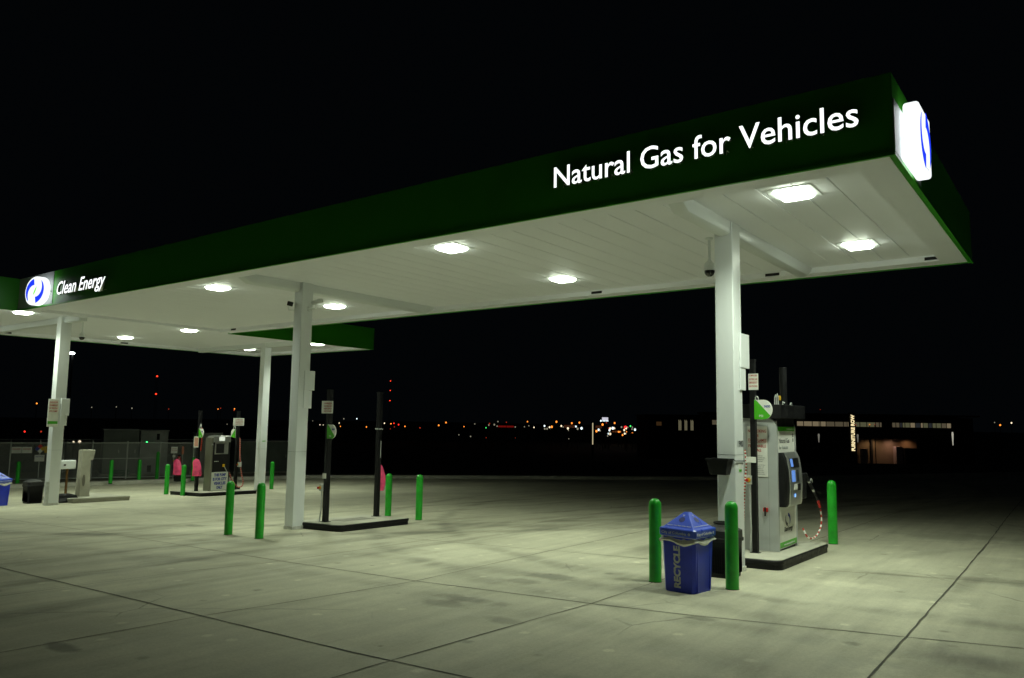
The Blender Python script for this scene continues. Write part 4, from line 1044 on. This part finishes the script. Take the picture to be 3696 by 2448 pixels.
bag(-32.5, 18.50, gz(-32.6, 18.45)+.42, .34, .70, math.radians(35), 'round topped bright pink bag between two green bollards near the fence')
t = thing('fire_extinguisher', 'dark red extinguisher beside the green bollard left of the city pump', 'extinguisher', (-33.6, 19.2, gz(-33.6, 19.2)+.12))
b = new(mat('dark_red_paint', (.16, .015, .012), .4)); b.lathe([(.10, .2), (.11, .23), (.11, .95), (.08, 1.05), (.03, 1.10), (.001, 1.11)], n=16); b.build('cylinder', t, smooth=True)
b = new(m_blackplastic); b.box(-.02, .02, -.08, .08, 1.10, 1.17, .005); b.box(-.13, .13, -.13, .13, -.05, .2); b.build('valve_handle', t)
b = new(mat('green_hose', (.02, .16, .05), .5)); b.tube([(.3*math.cos(a*.7)*(1+.02*a)*1.6, .28*math.sin(a*.7), .03+.012*a) for a in range(30)], .03, 6)
o = b.build('garden_hose', smooth=True); o.location = (-38.4, 18.9, gz(-38.4, 18.9)+.16); tag(o, 'coiled green hose lying on the ground behind the left gate', 'hose')

# ---------------------------------------------------------------- far places
F2 = Vector((-math.sin(YAW), math.cos(YAW), 0)); R2 = Vector((math.cos(YAW), math.sin(YAW), 0))
PX = 1766.28
def far(u_, v_, dist):
    """world point at horizontal distance dist, for a bearing u_/elevation v_ measured as survey angles from the viewpoint"""
    d = fwd + rt*((u_-1183.5)/PX) - up*((v_-784.0)/PX); h = d.dot(F2)
    return Vector((0, 0, CAMZ)) + d*(dist/h)
yawW = YAW
# furniture store
D = 150.0
def bld_frame(u_, D):
    p = far(u_, 1045, D); return p
base = far(1655, 1050, D); zg = terrain_z(base.x, base.y)-.3
t = thing('furniture_store', 'long dark store with a lit strip of high windows on the right horizon', 'building', (base.x, base.y, zg), yawW)
def lx(u_): p = far(u_, 980, D); return (p-Vector((base.x, base.y, 0))).dot(R2)
def lz(v_, u_=1900): return far(u_, v_, D).z - zg
wx1 = lx(2260)
b = new(m_wallblack); b.box(-1, lx(1975), 0, 9, -2, lz(960), .05); b.box(lx(1975)+.01, wx1, 1.5, 9, -2, lz(962), .05); b.box(lx(1975)+.02, lx(2215), .0, 1.49, lz(1010), lz(960), .0); wl = b.build('wall', t)
b = new(m_wallblack); b.box(-1.3, wx1+.3, -.3, 9.3, lz(960)+.01, lz(956)); b.build('roof', t)
rnd = random.Random(11)
segs = [(1646, 1660)]; u_ = 1842
while u_ < 2038: w_ = rnd.choice((6, 9, 12, 16, 20)); segs.append((u_, min(2038, u_+w_-2))); u_ += w_
u_ = 2062
while u_ < 2197: w_ = rnd.choice((6, 9, 12)); segs.append((u_, min(2197, u_+w_-2))); u_ += w_
wmats = [emit('window_glow_a', (1, .80, .48), .16), emit('window_glow_b', (1, .82, .5), .07), emit('window_glow_c', (.8, .8, .42), .09), emit('window_glow_d', (.7, .8, .9), .02)]
for i, (a, c) in enumerate(segs):
    b = new(m_wallblack); b.box(lx(a)-.08, lx(c)+.08, -.08, -.02, lz(986.5), lz(974)); fr = b.build('window', t)
    b = new(wmats[rnd.choice((0, 1, 2, 2, 1, 3)) if a > 1900 else rnd.choice((0, 1, 0, 3))]); b.box(lx(a), lx(c), -.12, -.081, lz(985.5), lz(975)); b.build('pane', fr)
# lower tan annexe, really lit by its own wall lamps
b = new(m_wallfar); b.box(lx(1976), lx(2118), .2, 8, -1.5, lz(1012)-.02); an = b.build('loading_bay_wall', t)
b = new(m_wallblack); b.box(lx(2010), lx(2014), -.3, .19, -1.5, lz(1012)); b.build('corner_post', t)
b = new(m_wallblack); b.box(lx(2076), lx(2130), -2.2, -.6, -1.5, lz(1033)); b.build('low_wall', t)
m_crate = mat('white_crate', (.7, .6, .6), .6)
for a_, c_, v_ in ((2060, 2074, 1030), (1984, 1995, 1036)): b = new(m_crate); b.box(lx(a_), lx(c_), -1.6, -.4, -1.0, lz(v_)); b.build('delivery_unit', t)
def wall_lamp(u_, v_, pw, col=(1, .62, .32), rad=.25, dirn=(0, -.15, -1), spot=135):
    ld = bpy.data.lights.new('wall_pack_light', 'SPOT'); ld.energy = pw; ld.color = col; ld.shadow_soft_size = .1; ld.spot_size = math.radians(spot); ld.spot_blend = 1
    lo = bpy.data.objects.new('wall_pack_light', ld); link(lo, t); lo.location = (lx(u_), -1.3, lz(v_)-.1)
    lo.rotation_euler = Vector((0, .42, -1)).to_track_quat('-Z', 'Y').to_euler()
    b = new(m_blackplastic); b.box(lx(u_)-.15, lx(u_)+.15, -1.4, .19, lz(v_), lz(v_)+.12); b.build('wall_lamp', t)
wall_lamp(2014, 1012, 60); wall_lamp(2000, 1014, 30); wall_lamp(2054, 1013, 110, (1, .58, .42)); wall_lamp(2094, 1012, 80, (1, .5, .25)); wall_lamp(2032, 1013, 25)
# slim lit pilasters
for u_, v0, v1, st in ((1893, 1003, 1023, .16), (1983, 1004, 1023, .13), (2203, 999, 1030, .4)):
    tt = thing('wall_sconce', {1893: 'faint upright wall light left of the vertical lettering', 1983: 'faint upright wall light just right of the vertical lettering', 2203: 'bright upright wall light at the right end of the long store'}[u_], 'wall light', far(u_, v1, D-2.2), yawW)
    b = new(emit('sconce_glow', (.95, .92, .75), st)); hh = far(u_, v0, D-2.2).z-far(u_, v1, D-2.2).z
    b.prism([(-.10, hh), (-.16, hh*.85), (-.04, 0), (.04, 0), (.16, hh*.85), (.10, hh)], -.06, .06, 'y'); b.build('glass_tube', tt)
    b = new(m_blackplastic); b.box(-.2, .2, .07, .9, hh*.7, hh*.8); b.build('bracket', tt)
# vertical lettering sign on its pylon
p0 = far(1972.5, 1043, 142); hh = far(1972.5, 959, 142).z - p0.z
zz = terrain_z(p0.x, p0.y)
t = thing('pylon_sign', 'tall vertical lit sign reading Furniture Row from bottom to top', 'sign', (p0.x, p0.y, zz), yawW)
b = new(m_wallblack); b.box(-.55, .55, .02, .5, -.2, p0.z-zz+hh+.4, .03); b.build('pylon', t)
me = text_mesh('FURNITURE ROW', .62, .08, .035); w = text_w(me); me.transform(Matrix.Diagonal((hh/w, 1, 1, 1)))
b = new(m_warmsign); b.addmesh(me, on_negY(.31, -.05, p0.z-zz) @ Matrix.Rotation(math.pi/2, 4, 'Z')); b.build('lettering', t)
# second pylon seen edge on
p0 = far(1370, 1028, 170); hh = far(1370, 978, 170).z - p0.z; zz = terrain_z(p0.x, p0.y)
t = thing('pylon_sign', 'thin vertical strip of warm light in the far town, left of the bright cluster', 'sign', (p0.x, p0.y, zz), yawW)
b = new(m_wallblack); b.box(-.25, .25, .02, .4, -.2, p0.z-zz+hh+.3); b.build('pylon', t)
b = new(emit('pylon_glow', (1, .85, .5), .55)); b.box(-.10, .10, -.06, 0, p0.z-zz, p0.z-zz+hh); b.build('light_strip', t)
# building with three tall lit windows
Dm = 185.0
base2 = far(1585, 1020, Dm); z2g = terrain_z(base2.x, base2.y)-.2
t = thing('office_building', 'dark building with three tall lit windows left of the nearest column', 'building', (base2.x, base2.y, z2g), yawW)
def l2(u_): return (far(u_, 980, Dm)-base2).dot(R2)
def h2(v_): return far(1585, v_, Dm).z - z2g
b = new(m_wallblack); b.box(l2(1500), l2(1630), 0, 18, -1.5, h2(962), .05); b.build('wall', t)
b = new(m_wallblack); b.box(l2(1500)-.3, l2(1630)+.3, -.3, 18.3, h2(962)+.01, h2(959)); b.build('roof', t)
for a, c in ((1568, 1575), (1582, 1588.5), (1596, 1603)):
    b = new(m_wallblack); b.box(l2(a)-.08, l2(c)+.08, -.08, -.02, h2(995.5), h2(970.5)); fr = b.build('window', t)
    b = new(emit('office_window_glow', (.95, .85, .5), .14))
    for q in range(4): b.box(l2(a)+.02+(l2(c)-l2(a))*q/4, l2(a)+(l2(c)-l2(a))*(q+.75)/4, -.12, -.081, h2(995), h2(971+q % 2*2))
    b.build('pane', fr)
b = new(emit('brown_window_glow', (.5, .25, .08), .06)); b.box(l2(1517), l2(1529), -.1, -.02, h2(985), h2(976)); b.build('window', t)

# far town lamps : each a lamp on its own pole
LC = {'o': (m_orange, 'small orange street lamp'), 'w': (m_warm, 'small warm white street lamp'), 'c': (m_cool, 'small cool white street lamp'), 'r': (m_redlamp, 'small red light'), 'g': (m_greenlamp, 'small green light'), 'd': (m_dim, 'faint dim lamp'), 'x': (m_dimred, 'faint dim red lamp')}
heads = {}
def head_mesh(key, r):
    if (key, r) not in heads:
        b = new(LC[key][0]); b.lathe([(.001, -r*1.2), (r*.7, -r*.9), (r, 0), (r*.7, r*.9), (.001, r*1.2)], n=10); o = b.build('lamp_head', smooth=True); heads[key, r] = o.data; bpy.data.objects.remove(o)
    return heads[key, r]
pole_me = None
def town_lamp(u_, v_, key, px, dist, where, group):
    global pole_me
    p = far(u_, v_, dist); r = round(px*.92/2/PX*dist, 2); zg_ = terrain_z(p.x, p.y)
    t = thing('street_lamp', LC[key][1]+' '+where, 'street lamp', (p.x, p.y, zg_), 0, group)
    o = bpy.data.objects.new('lamp_head', head_mesh(key, r)); link(o, t); o.location = (0, 0, p.z-zg_)
    if pole_me is None:
        b = new(m_wallblack); b.lathe([(.09, 0), (.06, 1)], n=6); q = b.build('pole'); pole_me = q.data; bpy.data.objects.remove(q)
    o = bpy.data.objects.new('pole', pole_me); link(o, t); o.scale = (1, 1, max(.3, p.z-zg_-r))
def Z(x, y): return (1900+x/3.9467)/1.5615, (1450+y/3.9467)/1.5615
T1 = [(15, 286, 'o', 3), (108, 368, 'w', 3), (258, 347, 'c', 4), (262, 388, 'd', 4), (295, 388, 'd', 4), (330, 366, 'w', 4), (361, 360, 'o', 5), (428, 288, 'o', 4.5), (497, 348, 'w', 4), (522, 362, 'd', 3),
      (591, 382, 'w', 5), (597, 410, 'd', 3), (603, 530, 'd', 2.5), (647, 308, 'o', 4), (705, 355, 'c', 4), (730, 388, 'd', 5), (755, 300, 'o', 4), (785, 381, 'c', 5.5), (998, 422, 'o', 5), (1029, 402, 'c', 5),
      (1048, 414, 'd', 4), (1061, 274, 'c', 4), (1085, 328, 'o', 5), (1139, 303, 'x', 3), (1257, 306, 'o', 4), (1172, 380, 'x', 3), (1194, 384, 'w', 5), (1183, 409, 'c', 4.5), (1230, 380, 'c', 6), (1254, 381, 'w', 4),
      (1166, 458, 'c', 4), (1191, 461, 'w', 6), (1158, 490, 'd', 3), (1312, 431, 'o', 3.5), (1330, 431, 'o', 3), (1355, 364, 'd', 4), (1394, 406, 'w', 4.5), (1400, 457, 'w', 4), (1414, 457, 'w', 4), (1421, 383, 'w', 4), (1425, 430, 'o', 3),
      (1370, 477, 'o', 4), (1444, 367, 'd', 3), (1482, 350, 'g', 3.5), (1505, 392, 'd', 3.5), (1510, 366, 'd', 3), (1508, 444, 'o', 3.5), (1547, 400, 'c', 5), (1597, 378, 'd', 3.5), (1609, 348, 'w', 3.5), (1627, 390, 'w', 4),
      (1743, 468, 'c', 7), (1742, 560, 'd', 2.5), (1733, 345, 'r', 3)]
for i, (x, y, kk, px) in enumerate(T1):
    u_, v_ = Z(x, y)
    town_lamp(u_, v_, kk, px, 230+((i*37) % 90), 'in the middle of the far town', 'lamps of the far town, centre')
def Z5(x, y): return (1500+x/2.368)/1.5615, (1350+y/2.368)/1.5615
T2 = [(38, 462, 'x', 3), (199, 440, 'o', 3), (260, 416, 'o', 3.5), (370, 521, 'd', 2.5), (414, 451, 'o', 2.5), (506, 428, 'd', 2.5), (602, 461, 'g', 2.5), (626, 438, 'd', 3.5), (632, 425, 'x', 3), (602, 545, 'x', 2.5), (673, 434, 'd', 4),
      (704, 408, 'd', 3), (697, 447, 'd', 3), (776, 414, 'x', 2.5), (852, 454, 'd', 3), (852, 548, 'x', 2), (930, 452, 'd', 2.5), (968, 444, 'd', 2.5), (470, 535, 'd', 3)]
for i, (x, y, kk, px) in enumerate(T2):
    u_, v_ = Z5(x, y); town_lamp(u_, v_, kk, px, 240+((i*31) % 80), 'on the horizon right of the empty island', 'lamps of the far town, right of the empty island')
def Z6(x, y): return (950+x/1.5677)/1.5615, (1000+y/1.5677)/1.5615
T3 = [(280, 815, 'd', 2), (321, 837, 'w', 2.2), (340, 838, 'w', 2), (430, 827, 'w', 2.5), (437, 846, 'o', 2.4), (456, 803, 'd', 3), (530, 803, 'c', 3), (584, 849, 'o', 3), (686, 828, 'w', 3), (723, 831, 'o', 3), (740, 828, 'r', 3), (766, 836, 'r', 3.4), (742, 849, 'x', 2.5), (802, 846, 'o', 3), (886, 854, 'x', 2.5), (993, 840, 'o', 3.5), (720, 860, 'x', 2.5)]
for i, (x, y, kk, px) in enumerate(T3):
    u_, v_ = Z6(x, y); town_lamp(u_, v_, kk, px, 235+((i*29) % 80), 'on the horizon behind the empty island', 'lamps of the far town, behind the empty island')
T4 = [(85, 933, 'o', 3.5), (57, 998, 'r', 4), (95, 998, 'x', 4), (170, 1022, 'w', 4.5), (184, 1022, 'w', 7), (212, 942, 'd', 2.5), (269, 941, 'd', 2.5), (305, 944, 'd', 3), (390, 946, 'x', 2.5), (504, 946, 'o', 2.5), (510, 944, 'x', 2.5), (542, 945.5, 'o', 3), (541, 949, 'x', 2.5), (525, 981, 'd', 2)]
for i, (u_, v_, kk, px) in enumerate(T4): town_lamp(u_, v_, kk, px, 150+((i*29) % 80), 'beyond the fence on the left', 'lamps beyond the fence')
T5 = [(1978, 982.7, 'x', 2), (2010, 982, 'o', 2.5), (2022, 982, 'x', 2), (2299, 977, 'd', 2.5), (2312, 983, 'o', 4), (2338, 978, 'w', 3.5), (1896, 947, 'x', 1.5)]
for i, (u_, v_, kk, px) in enumerate(T5): town_lamp(u_, v_, kk, px, 140+(i*17 % 60) if u_ > 2200 else 145, 'by the long store on the right', 'lamps near the long store')
# floodlight high beyond the leftmost column
p = far(167, 817, 70); zz = terrain_z(p.x, p.y)
flood_p = p
t = thing('floodlight', 'bright white yard floodlight just right of the leftmost column', 'floodlight', (p.x, p.y, zz), yawW)
b = new(emit('flood_lens', (.93, 1, .95), 12)); b.prism([(.26*math.cos(a*math.pi/8), .11*math.sin(a*math.pi/8)) for a in range(16)], -.12, 0, 'y'); o = b.build('lamp_head', t); o.location = (0, 0, p.z-zz)
b = new(m_wallblack); b.tube([(0, .1, 0), (0, .1, p.z-zz+.1)], .08, 8); b.build('pole', t)
# radio masts
def radio_mast(u_, vs, dist, label, px):
    p = far(u_, 1000, dist); zg_ = terrain_z(p.x, p.y); t = thing('radio_mast', label, 'radio mast', (p.x, p.y, zg_), yawW)
    top = far(u_, vs[0], dist).z-zg_
    b = new(m_wallblack); s_ = .5
    for a in range(3): b.tube([(s_*math.cos(a*2.094), s_*math.sin(a*2.094), 0), (s_*math.cos(a*2.094), s_*math.sin(a*2.094), top)], .05, 5)
    for k in range(int(top/2)): b.tube([(s_*math.cos((k % 3)*2.094), s_*math.sin((k % 3)*2.094), k*2), (s_*math.cos((k+1) % 3*2.094), s_*math.sin((k+1) % 3*2.094), k*2+2)], .03, 4)
    b.build('lattice', t)
    for v_ in vs:
        r = px/2/PX*dist; b = new(m_towerred); b.lathe([(.001, -r), (r*.8, -r*.6), (r, 0), (r*.8, r*.6), (.001, r)], n=10); o = b.build('beacon', t, smooth=True); o.location = (0, 0, far(u_, v_, dist).z-zg_)
radio_mast(355, (870, 911), 300, 'distant radio mast with two red beacons left of the city pump', 4.2)
radio_mast(899, (881, 903, 926.5), 420, 'distant radio mast with three red beacons behind the empty island', 2.6)
# bright sign board, red ring sign, yellow sign, long low warm frontages in the town
def board(u0, v0, u1, v1, dist, mt, label, name='lit_sign', cat='sign', ring=False):
    a = far(u0, v1, dist); c = far(u1, v0, dist); w_ = (c-a).dot(R2); h_ = c.z-a.z; zg_ = terrain_z(a.x, a.y)
    t = thing(name, label, cat, (a.x, a.y, zg_), yawW); z0_ = a.z-zg_
    if ring:
        b = new(mt); r = w_/2; b.tube([(w_/2+r*.78*math.cos(q*math.pi/10), 0, z0_+r+r*.78*math.sin(q*math.pi/10)) for q in range(20)], r*.22, 6, True)
    else:
        b = new(mt); b.box(0, w_, -.1, .1, z0_, z0_+h_)
    b.build('sign_face', t); b = new(m_wallblack); b.box(w_*.4, w_*.6, .12, .4, 0, max(.3, z0_), 0); b.build('support', t)
    return t
u0, v0 = Z(1078, 226); u1, v1 = Z(1164, 268)
board(u0, v0, u1, v1, 260, emit('board_glow', (.75, .74, .85), .75), 'bright white rectangular billboard above the town lights')
for i in range(4): u_, v_ = Z(1093+22*i, 276); town_lamp(u_, v_, 'c', 2.6, 258, 'in a row under the white billboard', 'lamps under the billboard')
u0, v0 = Z(1390, 336); u1, v1 = Z(1434, 390); board(u0, v0, u1, v1, 255, emit('ring_glow', (1, .03, .03), 2.0), 'small red ring shaped neon sign in the far town', ring=True)
u0, v0 = Z(1648, 312); u1, v1 = Z(1668, 378); board(u0, v0, u1, v1, 250, emit('yellow_glow', (.75, .66, .16), .6), 'tall narrow yellow sign at the right end of the town lights')
for (a, c, e_, f_, st, lb) in ((535, 336, 700, 372, .035, 'dim brown lit shop front in the far town, left of the light strip'), (985, 342, 1075, 380, .035, 'dim brown lit shop front under the white billboard'), (1220, 418, 1360, 438, .07, 'low dim orange lit frontage in the far town')):
    u0, v0 = Z(a, c); u1, v1 = Z(e_, f_); board(u0, v0, u1, v1, 330, emit('shopfront_glow', (1, .25, .04), st), lb, 'lit_storefront', 'building')
u0, v0 = Z5(705, 444); u1, v1 = Z5(840, 456); board(u0, v0, u1, v1, 330, emit('red_front_glow', (1, .02, .01), .12), 'low dim red lit frontage on the horizon', 'lit_storefront', 'building')
